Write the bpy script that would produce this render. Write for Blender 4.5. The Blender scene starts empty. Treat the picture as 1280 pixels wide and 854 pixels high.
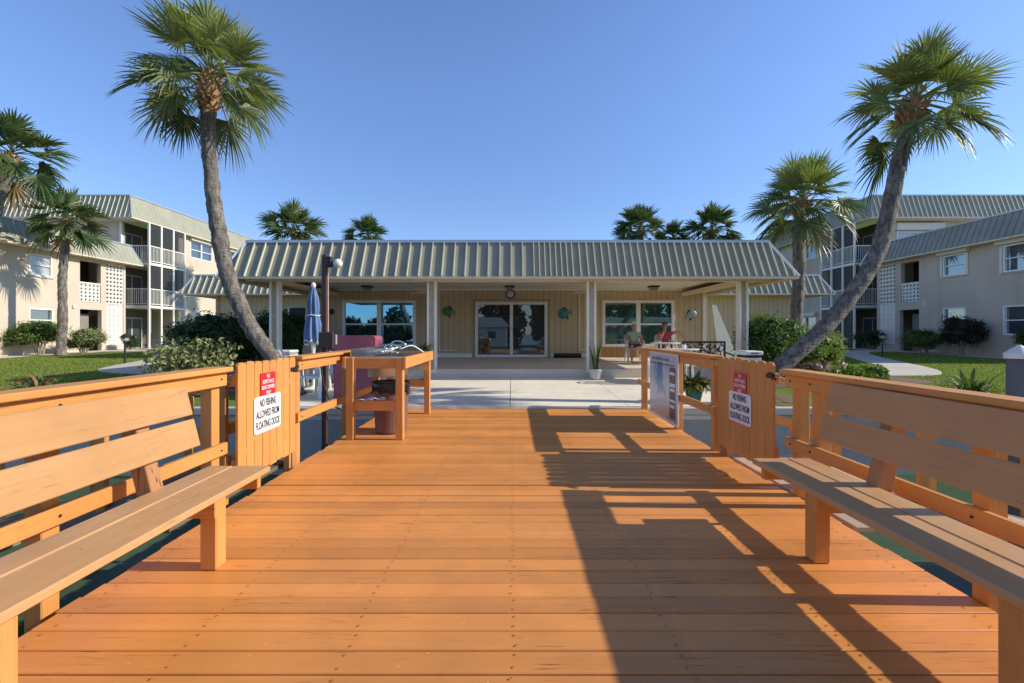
import bpy, bmesh, math, random
from mathutils import Vector, Matrix, noise as mnoise
R = math.radians
PI = math.pi
scene = bpy.context.scene
col = scene.collection
F, CX, CY, H = 569.0, 641.0, 416.0, 1.3

def P(px, py, D):
    """world point seen at photo position px, py and depth D"""
    return Vector(((px - CX) / F * D, D, H - (py - CY) / F * D))

# ------------------------------------------------------------------ materials
def nd(nt, t, **kw):
    n = nt.nodes.new(t)
    for k, v in kw.items():
        setattr(n, k, v)
    return n

def base_mat(name):
    m = bpy.data.materials.new(name)
    m.use_nodes = True
    nt = m.node_tree
    b = nt.nodes['Principled BSDF']
    return m, nt, b

def mixc(nt, fac, a, b, mode='MIX'):
    n = nd(nt, 'ShaderNodeMix', data_type='RGBA', blend_type=mode)
    for sock, val in ((n.inputs[0], fac), (n.inputs[6], a), (n.inputs[7], b)):
        if isinstance(val, (int, float)):
            sock.default_value = val
        elif isinstance(val, tuple):
            sock.default_value = (*val[:3], 1)
        else:
            nt.links.new(val, sock)
    return n.outputs[2]

def ramp(nt, src, p0, p1, c0=(0, 0, 0), c1=(1, 1, 1)):
    r = nd(nt, 'ShaderNodeValToRGB')
    r.color_ramp.elements[0].position = p0
    r.color_ramp.elements[1].position = p1
    r.color_ramp.elements[0].color = (*c0, 1)
    r.color_ramp.elements[1].color = (*c1, 1)
    nt.links.new(src, r.inputs[0])
    return r.outputs[0]

def coords(nt, scale=(1, 1, 1), kind='Object', rot=(0, 0, 0)):
    t = nd(nt, 'ShaderNodeTexCoord')
    mp = nd(nt, 'ShaderNodeMapping')
    mp.inputs['Scale'].default_value = scale
    mp.inputs['Rotation'].default_value = rot
    nt.links.new(t.outputs[kind], mp.inputs[0])
    return mp.outputs[0]

def noise(nt, vec, scale, detail=4, rough=.55):
    n = nd(nt, 'ShaderNodeTexNoise')
    n.inputs['Scale'].default_value = scale
    n.inputs['Detail'].default_value = detail
    n.inputs['Roughness'].default_value = rough
    nt.links.new(vec, n.inputs['Vector'])
    return n.outputs['Fac']

def bump(nt, b, src, strength=.3, dist=.01):
    n = nd(nt, 'ShaderNodeBump')
    n.inputs['Strength'].default_value = strength
    n.inputs['Distance'].default_value = dist
    nt.links.new(src, n.inputs['Height'])
    nt.links.new(n.outputs[0], b.inputs['Normal'])

def sc(c, k):
    return tuple(max(0, min(1, x * k)) for x in c)

def plain(name, c, rough=.6, var=.18, scale=6, bmp=.15, bscale=60, metallic=0, stretch=(1, 1, 1), dirt=0, spec=.5):
    m, nt, b = base_mat(name)
    v = coords(nt, stretch)
    n1 = noise(nt, v, scale, 5)
    out = mixc(nt, ramp(nt, n1, .3, .7), sc(c, 1 - var), sc(c, 1 + var * .6))
    if dirt:
        n3 = noise(nt, v, scale * .35, 8, .7)
        out = mixc(nt, ramp(nt, n3, .5, .75, (0, 0, 0), (dirt, dirt, dirt)), out, sc(c, .35))
    nt.links.new(out, b.inputs['Base Color'])
    n2 = noise(nt, v, bscale, 3)
    if bmp:
        bump(nt, b, n2, bmp, .004)
    b.inputs['Roughness'].default_value = rough
    b.inputs['Metallic'].default_value = metallic
    b.inputs['Specular IOR Level'].default_value = spec
    return m

def painted_wood(name, c, axis, rough=.5, wear=.5, island=.12):
    """paint over timber, grain along the given axis"""
    m, nt, b = base_mat(name)
    st = [14, 14, 14]
    st['xyz'.index(axis)] = .55
    v = coords(nt, tuple(st))
    vb = coords(nt, (1, 1, 1))
    grain = noise(nt, v, 2.2, 6, .62)
    fine = noise(nt, v, 9, 4, .6)
    big = noise(nt, vb, 1.3, 5, .6)
    geo = nd(nt, 'ShaderNodeNewGeometry')
    out = mixc(nt, ramp(nt, big, .3, .72), sc(c, .84), sc(c, 1.08))
    out = mixc(nt, geo.outputs['Random Per Island'], mixc(nt, 1.0, out, (1 - island,) * 3, 'MULTIPLY'), out)
    out = mixc(nt, ramp(nt, grain, .25, .62, (.22,) * 3, (0, 0, 0)), out, sc(c, .55))
    # hairline cracks and peeled streaks along the grain
    cr = ramp(nt, fine, .60, .66, (0, 0, 0), (1, 1, 1))
    msk = ramp(nt, noise(nt, vb, 3.1, 4, .6), .52, .64)
    crk = nd(nt, 'ShaderNodeMath', operation='MULTIPLY')
    nt.links.new(cr, crk.inputs[0]); nt.links.new(msk, crk.inputs[1])
    crw = nd(nt, 'ShaderNodeMath', operation='MULTIPLY')
    nt.links.new(crk.outputs[0], crw.inputs[0]); crw.inputs[1].default_value = wear
    out = mixc(nt, crw.outputs[0], out, sc(c, .22))
    # long dark splits: very stretched noise, only here and there
    st2 = [34, 34, 34]; st2['xyz'.index(axis)] = .8
    sp_ = noise(nt, coords(nt, tuple(st2)), 1.6, 3, .5)
    m2 = ramp(nt, noise(nt, vb, 1.7, 5, .65), .5, .66, (0, 0, 0), (wear, wear, wear))
    s2 = nd(nt, 'ShaderNodeMath', operation='MULTIPLY')
    nt.links.new(ramp(nt, sp_, .635, .675), s2.inputs[0]); nt.links.new(m2, s2.inputs[1])
    out = mixc(nt, s2.outputs[0], out, sc(c, .14))
    # scuffed lighter film and pale flecks
    out = mixc(nt, ramp(nt, noise(nt, coords(nt, tuple(q * .3 for q in st)), 2.0, 6, .7), .52, .72, (0, 0, 0), (.28, .28, .28)), out, (min(1, c[0] * 1.12), c[1] * 1.25, c[2] * 1.9))
    v3 = nd(nt, 'ShaderNodeTexVoronoi'); v3.inputs['Scale'].default_value = 9
    nt.links.new(vb, v3.inputs['Vector'])
    out = mixc(nt, ramp(nt, v3.outputs['Distance'], .03, .06, (wear * .5,) * 3, (0, 0, 0)), out, sc(c, 1.5))
    # grime blotches
    out = mixc(nt, ramp(nt, noise(nt, vb, .9, 8, .72), .5, .78, (0, 0, 0), (.38 * wear,) * 3), out, sc(c, .42))
    # knots and chips
    vo = nd(nt, 'ShaderNodeTexVoronoi'); vo.inputs['Scale'].default_value = 3.2
    nt.links.new(vb, vo.inputs['Vector'])
    kn = ramp(nt, vo.outputs['Distance'], .012, .03, (wear,) * 3, (0, 0, 0))
    out = mixc(nt, kn, out, sc(c, .3))
    nt.links.new(out, b.inputs['Base Color'])
    rr = ramp(nt, big, .2, .8, (rough - .1,) * 3, (rough + .14,) * 3)
    nt.links.new(rr, b.inputs['Roughness'])
    add = nd(nt, 'ShaderNodeMath', operation='SUBTRACT')
    nt.links.new(grain, add.inputs[0]); nt.links.new(crw.outputs[0], add.inputs[1])
    bump(nt, b, add.outputs[0], .35, .004)
    b.inputs['Specular IOR Level'].default_value = .4
    return m

def foliage(name, dark, light, dead=(.30, .19, .08), trans=.25, gloss=.35):
    m, nt, b = base_mat(name)
    at = nd(nt, 'ShaderNodeAttribute', attribute_name='tint')
    geo = nd(nt, 'ShaderNodeNewGeometry')
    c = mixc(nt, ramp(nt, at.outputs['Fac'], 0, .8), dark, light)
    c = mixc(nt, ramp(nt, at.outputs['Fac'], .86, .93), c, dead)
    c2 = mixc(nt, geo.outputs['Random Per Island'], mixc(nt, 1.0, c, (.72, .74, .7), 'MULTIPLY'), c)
    nt.links.new(c2, b.inputs['Base Color'])
    b.inputs['Roughness'].default_value = .45
    b.inputs['Specular IOR Level'].default_value = gloss
    tr = nd(nt, 'ShaderNodeBsdfTranslucent')
    c3 = mixc(nt, 1.0, c2, (1.5, 1.7, .6), 'MULTIPLY')
    nt.links.new(c3, tr.inputs[0])
    mx = nd(nt, 'ShaderNodeMixShader'); mx.inputs[0].default_value = trans
    out = nt.nodes['Material Output']
    nt.links.new(b.outputs[0], mx.inputs[1]); nt.links.new(tr.outputs[0], mx.inputs[2])
    nt.links.new(mx.outputs[0], out.inputs[0])
    return m

def glass(name, tint=(.012, .016, .018), refl=.3, rough=.01, gcol=(.75, .88, .95)):
    m, nt, b = base_mat(name)
    v = coords(nt, (1, 1, 1))
    n = noise(nt, v, 1.1, 1)
    b.inputs['Base Color'].default_value = (*tint, 1)
    b.inputs['Roughness'].default_value = .5
    gl = nd(nt, 'ShaderNodeBsdfGlossy'); gl.inputs['Roughness'].default_value = rough
    gl.inputs['Color'].default_value = (*gcol, 1)
    bp = nd(nt, 'ShaderNodeBump'); bp.inputs['Strength'].default_value = .02; bp.inputs['Distance'].default_value = .05
    nt.links.new(n, bp.inputs['Height']); nt.links.new(bp.outputs[0], gl.inputs['Normal'])
    mx = nd(nt, 'ShaderNodeMixShader'); mx.inputs[0].default_value = refl
    nt.links.new(b.outputs[0], mx.inputs[1]); nt.links.new(gl.outputs[0], mx.inputs[2])
    nt.links.new(mx.outputs[0], nt.nodes['Material Output'].inputs[0])
    return m

def screen_mat(name, c=(.02, .022, .026), op=.62):
    m, nt, b = base_mat(name)
    b.inputs['Base Color'].default_value = (*c, 1)
    t = nd(nt, 'ShaderNodeBsdfTransparent')
    mx = nd(nt, 'ShaderNodeMixShader'); mx.inputs[0].default_value = op
    nt.links.new(t.outputs[0], mx.inputs[1]); nt.links.new(b.outputs[0], mx.inputs[2])
    nt.links.new(mx.outputs[0], nt.nodes['Material Output'].inputs[0])
    return m

def siding(name, c, pitch=.2, axis='X'):
    m, nt, b = base_mat(name)
    t = nd(nt, 'ShaderNodeTexCoord')
    s = nd(nt, 'ShaderNodeSeparateXYZ'); nt.links.new(t.outputs['Object'], s.inputs[0])
    md = nd(nt, 'ShaderNodeMath', operation='PINGPONG'); md.inputs[1].default_value = pitch / 2
    nt.links.new(s.outputs[axis], md.inputs[0])
    g = nd(nt, 'ShaderNodeMath', operation='DIVIDE'); g.inputs[1].default_value = pitch / 2
    nt.links.new(md.outputs[0], g.inputs[0])
    groove = ramp(nt, g.outputs[0], .03, .11)
    v = coords(nt, (5, 5, .6))
    n = noise(nt, v, 3, 6, .6)
    n2 = noise(nt, coords(nt), .8, 4)
    out = mixc(nt, ramp(nt, n, .3, .7), sc(c, .88), sc(c, 1.06))
    out = mixc(nt, ramp(nt, n2, .3, .75), sc(c, .86), out)
    out = mixc(nt, groove, sc(c, .42), out)
    nt.links.new(out, b.inputs['Base Color'])
    b.inputs['Roughness'].default_value = .75
    bump(nt, b, groove, .7, .01)
    return m

def stucco(name, c, dirt=.25):
    m, nt, b = base_mat(name)
    v = coords(nt)
    n = noise(nt, v, .6, 6, .6)
    st = noise(nt, coords(nt, (1.6, 1.6, .12)), 1.0, 5, .65)
    out = mixc(nt, ramp(nt, n, .3, .7), sc(c, .9), sc(c, 1.05))
    out = mixc(nt, ramp(nt, st, .5, .8, (0, 0, 0), (dirt,) * 3), out, sc(c, .6))
    nt.links.new(out, b.inputs['Base Color'])
    b.inputs['Roughness'].default_value = .9
    bump(nt, b, noise(nt, v, 45, 4), .35, .01)
    return m

def concrete(name, c, crack=True):
    m, nt, b = base_mat(name)
    v = coords(nt)
    n = noise(nt, v, .7, 8, .65)
    n2 = noise(nt, v, 90, 3)
    n3 = noise(nt, v, 4, 6, .7)
    out = mixc(nt, ramp(nt, n, .28, .72), sc(c, .8), sc(c, 1.08))
    out = mixc(nt, ramp(nt, n3, .52, .78, (0, 0, 0), (.4,) * 3), out, sc(c, .58))
    n4 = noise(nt, coords(nt, (1, .35, 1)), 1.8, 9, .75)
    out = mixc(nt, ramp(nt, n4, .55, .72, (0, 0, 0), (.35,) * 3), out, sc(c, .62))
    out = mixc(nt, ramp(nt, n2, .35, .65, (.12,) * 3, (0, 0, 0)), out, sc(c, .5))
    nt.links.new(out, b.inputs['Base Color'])
    b.inputs['Roughness'].default_value = .85
    bump(nt, b, n2, .3, .004)
    return m

def bark(name, c=(.30, .26, .215)):
    m, nt, b = base_mat(name)
    v = coords(nt, (1, 1, .28))
    v2 = coords(nt, (1, 1, 1.0))
    n = noise(nt, v, 13, 8, .8)
    n2 = noise(nt, v2, 1.6, 5, .6)
    rg = noise(nt, coords(nt, (.7, .7, 9)), 3.2, 4, .6)
    out = mixc(nt, ramp(nt, n, .40, .60), sc(c, .20), sc(c, 1.2))
    out = mixc(nt, ramp(nt, n2, .4, .7, (0, 0, 0), (.5,) * 3), out, (.17, .15, .11))
    out = mixc(nt, ramp(nt, rg, .5, .7, (0, 0, 0), (.35,) * 3), out, sc(c, .4))
    nt.links.new(out, b.inputs['Base Color'])
    b.inputs['Roughness'].default_value = .95
    ad = nd(nt, 'ShaderNodeMath', operation='ADD')
    nt.links.new(n, ad.inputs[0]); nt.links.new(rg, ad.inputs[1])
    bump(nt, b, ad.outputs[0], 1.0, .06)
    return m

ORANGE = (.71, .32, .085)
TANW = (.47, .215, .085)
MT = {}
MT['deck'] = painted_wood('deck_paint', (.92, .365, .085), 'x', .40, 1.0, .27)
MT['rail_y'] = painted_wood('rail_paint_y', ORANGE, 'y', .55, .6)
MT['rail_z'] = painted_wood('rail_paint_z', ORANGE, 'z', .55, .7)
MT['rail_x'] = painted_wood('rail_paint_x', ORANGE, 'x', .55, .6)
MT['gate'] = painted_wood('gate_paint', ORANGE, 'z', .6, .8, .1)
MT['bench_y'] = painted_wood('bench_paint', (.58, .315, .125), 'y', .45, .6, .1)
MT['seat_y'] = painted_wood('seat_paint', (.64, .36, .155), 'y', .42, .6, .1)
MT['post'] = painted_wood('weathered_post', (.50, .24, .10), 'z', .7, .9)
MT['greywood'] = painted_wood('grey_timber', (.30, .25, .20), 'y', .8, .9)
MT['piling'] = painted_wood('piling_timber', (.23, .21, .185), 'z', .9, 1)
MT['float'] = painted_wood('float_boards', (.55, .42, .30), 'x', .7, .7)
MT['float_dark'] = painted_wood('dark_float_boards', (.20, .15, .10), 'x', .8, .7)
MT['dark'] = plain('dark_under', (.03, .026, .022), .9)
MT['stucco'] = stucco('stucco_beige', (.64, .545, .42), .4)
MT['stucco_r'] = stucco('stucco_beige_shade_toned', (.60, .50, .40), .5)  # darker stucco copy: shade of the right building put into its colour
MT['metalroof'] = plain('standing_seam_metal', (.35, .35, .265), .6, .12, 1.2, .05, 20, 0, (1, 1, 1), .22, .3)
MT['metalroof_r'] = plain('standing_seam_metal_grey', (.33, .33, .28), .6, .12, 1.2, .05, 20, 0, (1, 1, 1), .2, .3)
MT['rib'] = plain('seam_metal', (.60, .57, .44), .5, .1, 2, 0, 20, 0, (1, 1, 1), 0, .4)
MT['flash'] = plain('metal_flashing', (.55, .58, .60), .3, .08, 2, 0, 20, .5)
MT['cream'] = plain('cream_trim', (.80, .66, .46), .6, .08, 3)
MT['white'] = plain('white_paint', (.90, .86, .77), .5, .06, 4, .08)
MT['ceiling'] = plain('porch_ceiling', (.87, .82, .72), .8, .06, 1.5)
MT['vinyl'] = plain('white_vinyl', (.87, .86, .83), .35, .04, 4, 0)
MT['siding'] = siding('vertical_siding', (.68, .53, .335))
MT['siding_raw'] = siding('bare_plywood_siding', (.44, .24, .09))
MT['fascia_tan'] = plain('column_tan', (.50, .41, .27), .7)
MT['glass'] = glass('window_glass', refl=.60, gcol=(.24, .62, 1.0))  # blue of the reflected sky is put into the gloss colour
MT['glass_door'] = glass('door_glass', (.008, .009, .011), .17)
MT['glass_apt'] = glass('apartment_glass', (.05, .055, .06), .28)
MT['blind'] = glass('blind_glass', (.46, .47, .46), .12)
MT['screen'] = screen_mat('insect_screen', (.045, .047, .05), .55)
MT['black'] = plain('black_metal', (.02, .02, .021), .45, .2, 10, .05)
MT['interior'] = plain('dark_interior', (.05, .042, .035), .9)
MT['porchwall'] = plain('shade_toned_balcony_wall', (.22, .19, .15), .9)  # balcony shade is put into this darker wall colour
MT['shutter'] = plain('rolling_shutter_box', (.74, .72, .66), .5, .05, 3)
MT['door_w'] = plain('pale_door', (.62, .62, .58), .5, .06)
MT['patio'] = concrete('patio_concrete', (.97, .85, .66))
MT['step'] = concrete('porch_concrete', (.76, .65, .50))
MT['seawall'] = concrete('seawall_concrete', (.50, .47, .42))
MT['walk'] = concrete('walk_concrete', (.66, .60, .51))
MT['gravel'] = concrete('shell_gravel', (.70, .63, .53))
MT['mulch'] = concrete('garden_mulch', (.20, .115, .065))
MT['bark'] = bark('palm_bark', (.36, .315, .26))
MT['boots'] = plain('palm_leaf_bases', (.36, .22, .11), .9, .5, 9, .4, 40)
MT['palm'] = foliage('palm_leaf', (.035, .062, .02), (.36, .40, .15), (.40, .29, .14), .2, .5)
MT['palm_far'] = foliage('far_palm_leaf', (.035, .07, .02), (.12, .17, .055), (.30, .21, .10), .2, .4)
MT['leaf_dark'] = foliage('dark_leaf', (.018, .042, .012), (.075, .135, .035), trans=.15)
MT['leaf'] = foliage('green_leaf', (.04, .09, .018), (.20, .29, .065))
MT['leaf_lime'] = foliage('lime_leaf', (.07, .14, .02), (.27, .36, .06))
MT['leaf_pale'] = foliage('pale_leaf', (.10, .13, .05), (.36, .38, .18))
MT['leaf_red'] = foliage('reddish_leaf', (.022, .022, .012), (.085, .07, .032))
MT['leaf_strap'] = foliage('strap_leaf', (.03, .06, .022), (.20, .26, .08), (.42, .22, .12))
MT['grassblade'] = foliage('grass_blade', (.13, .19, .035), (.36, .41, .10), (.42, .36, .14), .3, .2)
MT['twig'] = plain('twig', (.30, .25, .18), .9, .3, 12)
MT['soil'] = plain('soil', (.06, .042, .03), .95, .3, 20, .4)
MT['brown'] = plain('brown_post_paint', (.085, .045, .035), .5, .15, 6)
MT['globe'] = plain('milky_globe', (.82, .80, .70), .25, .03)
MT['grey_box'] = plain('grey_box', (.33, .33, .32), .5, .1)
MT['umbrella'] = plain('blue_canvas', (.14, .235, .40), .85, .35, 7, .3, 90, 0, (6, 6, .5))
MT['umbrella_trim'] = plain('white_canvas_trim', (.7, .7, .68), .85)
MT['ivory'] = plain('ivory_pole', (.66, .62, .50), .4, .06)
MT['magenta'] = plain('faded_magenta_plastic', (.44, .12, .15), .6, .22, 2.5, .08, 60, 0, (1, 1, 1), .12)
MT['bin'] = plain('brown_plastic_bin', (.20, .105, .088), .5, .2, 4)
MT['bag'] = plain('black_bag', (.012, .012, .013), .3, .3, 14, .7, 18)
MT['steel'] = plain('stainless_steel', (.62, .63, .63), .25, .08, 5, .05, 40, 1)
MT['chrome'] = plain('chrome', (.8, .8, .8), .1, .02, 5, 0, 40, 1)
MT['plastic'] = plain('white_plastic', (.78, .78, .76), .4, .05, 4, 0)
MT['teal'] = plain('teal_glazed_pot', (.035, .16, .145), .3, .2, 5)
MT['pot_white'] = plain('chalky_white_pot', (.60, .58, .53), .8, .2, 9, .4)
MT['terracotta'] = plain('terracotta', (.40, .15, .07), .85, .2, 8)
MT['rock'] = plain('tan_rock', (.42, .32, .22), .9, .3, 5, .6, 20)
MT['red'] = plain('sign_red', (.62, .02, .035), .4, .08, 3, 0)
MT['signwhite'] = plain('sign_white', (.80, .80, .80), .35, .05, 3, 0)
MT['ink'] = plain('sign_ink', (.015, .015, .02), .5, .1)
MT['inkw'] = plain('sign_white_ink', (.82, .82, .82), .5, .05)
MT['skin'] = plain('skin', (.55, .27, .18), .5, .15, 14)
MT['shirt_green'] = plain('pale_green_shirt', (.42, .52, .40), .85, .12, 8)
MT['shirt_red'] = plain('red_shirt', (.50, .05, .07), .85, .25, 6)
MT['shorts'] = plain('grey_shorts', (.14, .14, .14), .9, .2)
MT['denim'] = plain('blue_shorts', (.07, .09, .15), .9, .2)
MT['cap'] = plain('white_cap', (.75, .74, .70), .8, .06)
MT['hair'] = plain('brown_hair', (.14, .08, .045), .7, .3, 30, .5)
MT['shoe'] = plain('shoe', (.3, .28, .26), .7)
MT['teal_fish'] = plain('teal_fish_paint', (.045, .27, .27), .35, .5, 9, .3)
MT['green_fish'] = plain('green_fish_paint', (.12, .24, .12), .35, .5, 9, .3)
MT['pale_fish'] = plain('pale_blue_fish_paint', (.34, .46, .44), .35, .4, 9, .3)
MT['fish_dark'] = plain('fish_fin', (.025, .04, .045), .4, .3)
MT['board_pale'] = plain('pale_board', (.60, .62, .53), .45, .1, 2)
MT['dark_board'] = plain('dark_board', (.018, .016, .02), .6, .2)
MT['brass_leaf'] = foliage('golden_leaf', (.20, .15, .04), (.50, .40, .12))
MT['rope'] = plain('cloth_rag', (.66, .64, .6), .9, .1)

# ------------------------------------------------------------------ mesh building
class MB:
    def __init__(s):
        s.v = []; s.f = []; s.t = []; s.m = []
        s.smooth = False
    def add(s, vs, fs, tint=None, mi=0):
        o = len(s.v)
        s.v.extend([tuple(v) for v in vs])
        for f in fs:
            s.f.append(tuple(i + o for i in f))
            s.t.append(0.0 if tint is None else tint)
            s.m.append(mi)
        return s
    def box(s, x0, x1, y0, y1, z0, z1, bev=0.0, mi=0):
        x0, x1 = min(x0, x1), max(x0, x1); y0, y1 = min(y0, y1), max(y0, y1); z0, z1 = min(z0, z1), max(z0, z1)
        c = Vector(((x0 + x1) / 2, (y0 + y1) / 2, (z0 + z1) / 2))
        return s.obox(c, (Vector((1, 0, 0)), Vector((0, 1, 0)), Vector((0, 0, 1))), ((x1 - x0) / 2, (y1 - y0) / 2, (z1 - z0) / 2), bev, mi)
    def obox(s, c, ax, hs, bev=0.0, mi=0):
        X, Y, Z = ax; a, b, d = hs
        if bev <= 0 or bev > min(hs) * .9:
            vs = [c + X * (a * i) + Y * (b * j) + Z * (d * k) for i in (-1, 1) for j in (-1, 1) for k in (-1, 1)]
            fs = [(0, 1, 3, 2), (4, 6, 7, 5), (0, 4, 5, 1), (2, 3, 7, 6), (0, 2, 6, 4), (1, 5, 7, 3)]
            return s.add(vs, fs, None, mi)
        e = bev
        vs = []; idx = {}
        for i in (-1, 1):
            for j in (-1, 1):
                for k in (-1, 1):
                    for ax_ in range(3):
                        p = [a * i, b * j, d * k]
                        q = [p[0] - e * i, p[1] - e * j, p[2] - e * k]
                        q[ax_] = p[ax_]
                        idx[(i, j, k, ax_)] = len(vs)
                        vs.append(c + X * q[0] + Y * q[1] + Z * q[2])
        fs = []
        sg = (-1, 1)
        for i in sg:
            q = [idx[(i, j, k, 0)] for j, k in ((-1, -1), (1, -1), (1, 1), (-1, 1))]; fs.append(q if i > 0 else q[::-1])
            q = [idx[(j, i, k, 1)] for j, k in ((-1, -1), (-1, 1), (1, 1), (1, -1))]; fs.append(q if i > 0 else q[::-1])
            q = [idx[(j, k, i, 2)] for j, k in ((-1, -1), (1, -1), (1, 1), (-1, 1))]; fs.append(q if i > 0 else q[::-1])
        for i in sg:
            for j in sg:
                q = [idx[(i, j, -1, 0)], idx[(i, j, 1, 0)], idx[(i, j, 1, 1)], idx[(i, j, -1, 1)]]; fs.append(q if i * j < 0 else q[::-1])
                q = [idx[(i, -1, j, 0)], idx[(i, 1, j, 0)], idx[(i, 1, j, 2)], idx[(i, -1, j, 2)]]; fs.append(q if i * j > 0 else q[::-1])
                q = [idx[(-1, i, j, 1)], idx[(1, i, j, 1)], idx[(1, i, j, 2)], idx[(-1, i, j, 2)]]; fs.append(q if i * j < 0 else q[::-1])
                for k in sg:
                    q = [idx[(i, j, k, 0)], idx[(i, j, k, 1)], idx[(i, j, k, 2)]]; fs.append(q if i * j * k > 0 else q[::-1])
        return s.add(vs, fs, None, mi)
    def bar(s, p, q, w, h, up=(0, 0, 1), bev=0.0, mi=0):
        p, q = Vector(p), Vector(q)
        d = q - p; L = d.length; d.normalize()
        up = Vector(up); sd = d.cross(up)
        if sd.length < 1e-4:
            sd = d.cross(Vector((0, 1, 0)))
        sd.normalize(); u = sd.cross(d).normalized()
        return s.obox((p + q) / 2, (d, sd, u), (L / 2, w / 2, h / 2), bev, mi)
    def tube(s, pts, rad, n=8, cap=True, tint=None, mi=0):
        pts = [Vector(p) for p in pts]
        if not isinstance(rad, (list, tuple)):
            rad = [rad] * len(pts)
        vs = []; prev = None
        for i, p in enumerate(pts):
            d = (pts[min(i + 1, len(pts) - 1)] - pts[max(i - 1, 0)]).normalized()
            if prev is None:
                a = d.cross(Vector((0, 0, 1)))
                if a.length < .05: a = d.cross(Vector((1, 0, 0)))
            else:
                a = prev - d * prev.dot(d)
            a.normalize(); prev = a
            b = d.cross(a)
            for k in range(n):
                t = 2 * PI * k / n
                vs.append(p + (a * math.cos(t) + b * math.sin(t)) * rad[i])
        fs = []
        for i in range(len(pts) - 1):
            for k in range(n):
                k2 = (k + 1) % n
                fs.append((i * n + k, i * n + k2, (i + 1) * n + k2, (i + 1) * n + k))
        if cap:
            fs.append(tuple(range(n))[::-1]); fs.append(tuple((len(pts) - 1) * n + k for k in range(n)))
        return s.add(vs, fs, tint, mi)
    def lathe(s, prof, c=(0, 0, 0), n=24, cap=True, sx=1, sy=1, mi=0):
        c = Vector(c); vs = []
        for r, z in prof:
            for k in range(n):
                t = 2 * PI * k / n
                vs.append(c + Vector((r * math.cos(t) * sx, r * math.sin(t) * sy, z)))
        fs = []
        for i in range(len(prof) - 1):
            for k in range(n):
                k2 = (k + 1) % n
                fs.append((i * n + k, i * n + k2, (i + 1) * n + k2, (i + 1) * n + k))
        if cap:
            if prof[0][0] > 1e-4: fs.append(tuple(range(n))[::-1])
            if prof[-1][0] > 1e-4: fs.append(tuple((len(prof) - 1) * n + k for k in range(n)))
        return s.add(vs, fs, None, mi)
    def prism(s, poly, ax_u, ax_v, ax_n, c, depth, mi=0):
        """polygon (u,v) extruded by depth along ax_n"""
        U, V_, N, c = Vector(ax_u), Vector(ax_v), Vector(ax_n), Vector(c)
        n = len(poly)
        vs = [c + U * u + V_ * v for u, v in poly] + [c + U * u + V_ * v + N * depth for u, v in poly]
        fs = [tuple(range(n))[::-1], tuple(range(n, 2 * n))]
        fs += [(i, (i + 1) % n, n + (i + 1) % n, n + i) for i in range(n)]
        return s.add(vs, fs, None, mi)
    def build(s, name, mats, parent=None, world=True, smooth=None, tint=False):
        off = Vector((0, 0, 0))
        if parent is not None and world:
            p = parent
            while p is not None:
                off += p.location; p = p.parent
        me = bpy.data.meshes.new(name)
        me.from_pydata([tuple(Vector(v) - off) for v in s.v] if off.length else s.v, [], s.f)
        if not isinstance(mats, (list, tuple)): mats = [mats]
        for m in mats: me.materials.append(m)
        if len(mats) > 1: me.polygons.foreach_set('material_index', s.m)
        if tint or any(s.t):
            a = me.attributes.new('tint', 'FLOAT', 'FACE'); a.data.foreach_set('value', s.t)
        sm = s.smooth if smooth is None else smooth
        if sm: me.polygons.foreach_set('use_smooth', [True] * len(me.polygons))
        me.update()
        fix_normals(me)
        o = bpy.data.objects.new(name, me); col.objects.link(o)
        if parent is not None: o.parent = parent
        return o

def fix_normals(me):
    if len(me.polygons) > 6000: return
    bm = bmesh.new(); bm.from_mesh(me)
    bmesh.ops.recalc_face_normals(bm, faces=bm.faces)
    bm.to_mesh(me); bm.free()

def tag(o, label=None, cat=None, group=None, kind=None):
    if label: o['label'] = label
    if cat: o['category'] = cat
    if group: o['group'] = group
    if kind: o['kind'] = kind
    return o

def thing(name, label, cat, loc=(0, 0, 0), group=None, rz=0):
    o = bpy.data.objects.new(name, None); col.objects.link(o)
    o.location = loc; o.rotation_euler = (0, 0, rz)
    o.empty_display_size = .1
    return tag(o, label, cat, group)

def struct(name, mb, m):
    return tag(mb.build(name, m), kind='structure')

def dup(root, loc, rz=0, label=None):
    c = root.copy(); col.objects.link(c); c.location = loc; c.rotation_euler = (0, 0, rz)
    if label: c['label'] = label
    def rec(src, dst):
        for ch in src.children:
            k = ch.copy(); col.objects.link(k); k.parent = dst
            rec(ch, k)
    rec(root, c)
    return c

def from_eval(tmp, name, mat, parent=None):
    bpy.context.view_layer.update()
    dg = bpy.context.evaluated_depsgraph_get()
    me = bpy.data.meshes.new_from_object(tmp.evaluated_get(dg))
    me.materials.clear(); me.materials.append(mat)
    bpy.data.objects.remove(tmp)
    me.name = name
    o = bpy.data.objects.new(name, me); col.objects.link(o)
    if parent is not None: o.parent = parent
    return o

def lettering(lines, size, lead, parent, loc, rot, mat, name='lettering', width=None):
    cu = bpy.data.curves.new('txt', 'FONT')
    cu.body = lines; cu.size = size; cu.align_x = 'CENTER'; cu.align_y = 'CENTER'
    cu.space_line = lead; cu.extrude = .0008; cu.offset = size * .012
    t = bpy.data.objects.new('txt', cu); col.objects.link(t)
    o = from_eval(t, name, mat, parent)
    if width:
        xs = [v.co.x for v in o.data.vertices]
        k = width / (max(xs) - min(xs))
        for v in o.data.vertices: v.co.x *= k
    o.data.transform(Matrix.Translation(Vector(loc)) @ rot.to_4x4())
    return o

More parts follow.
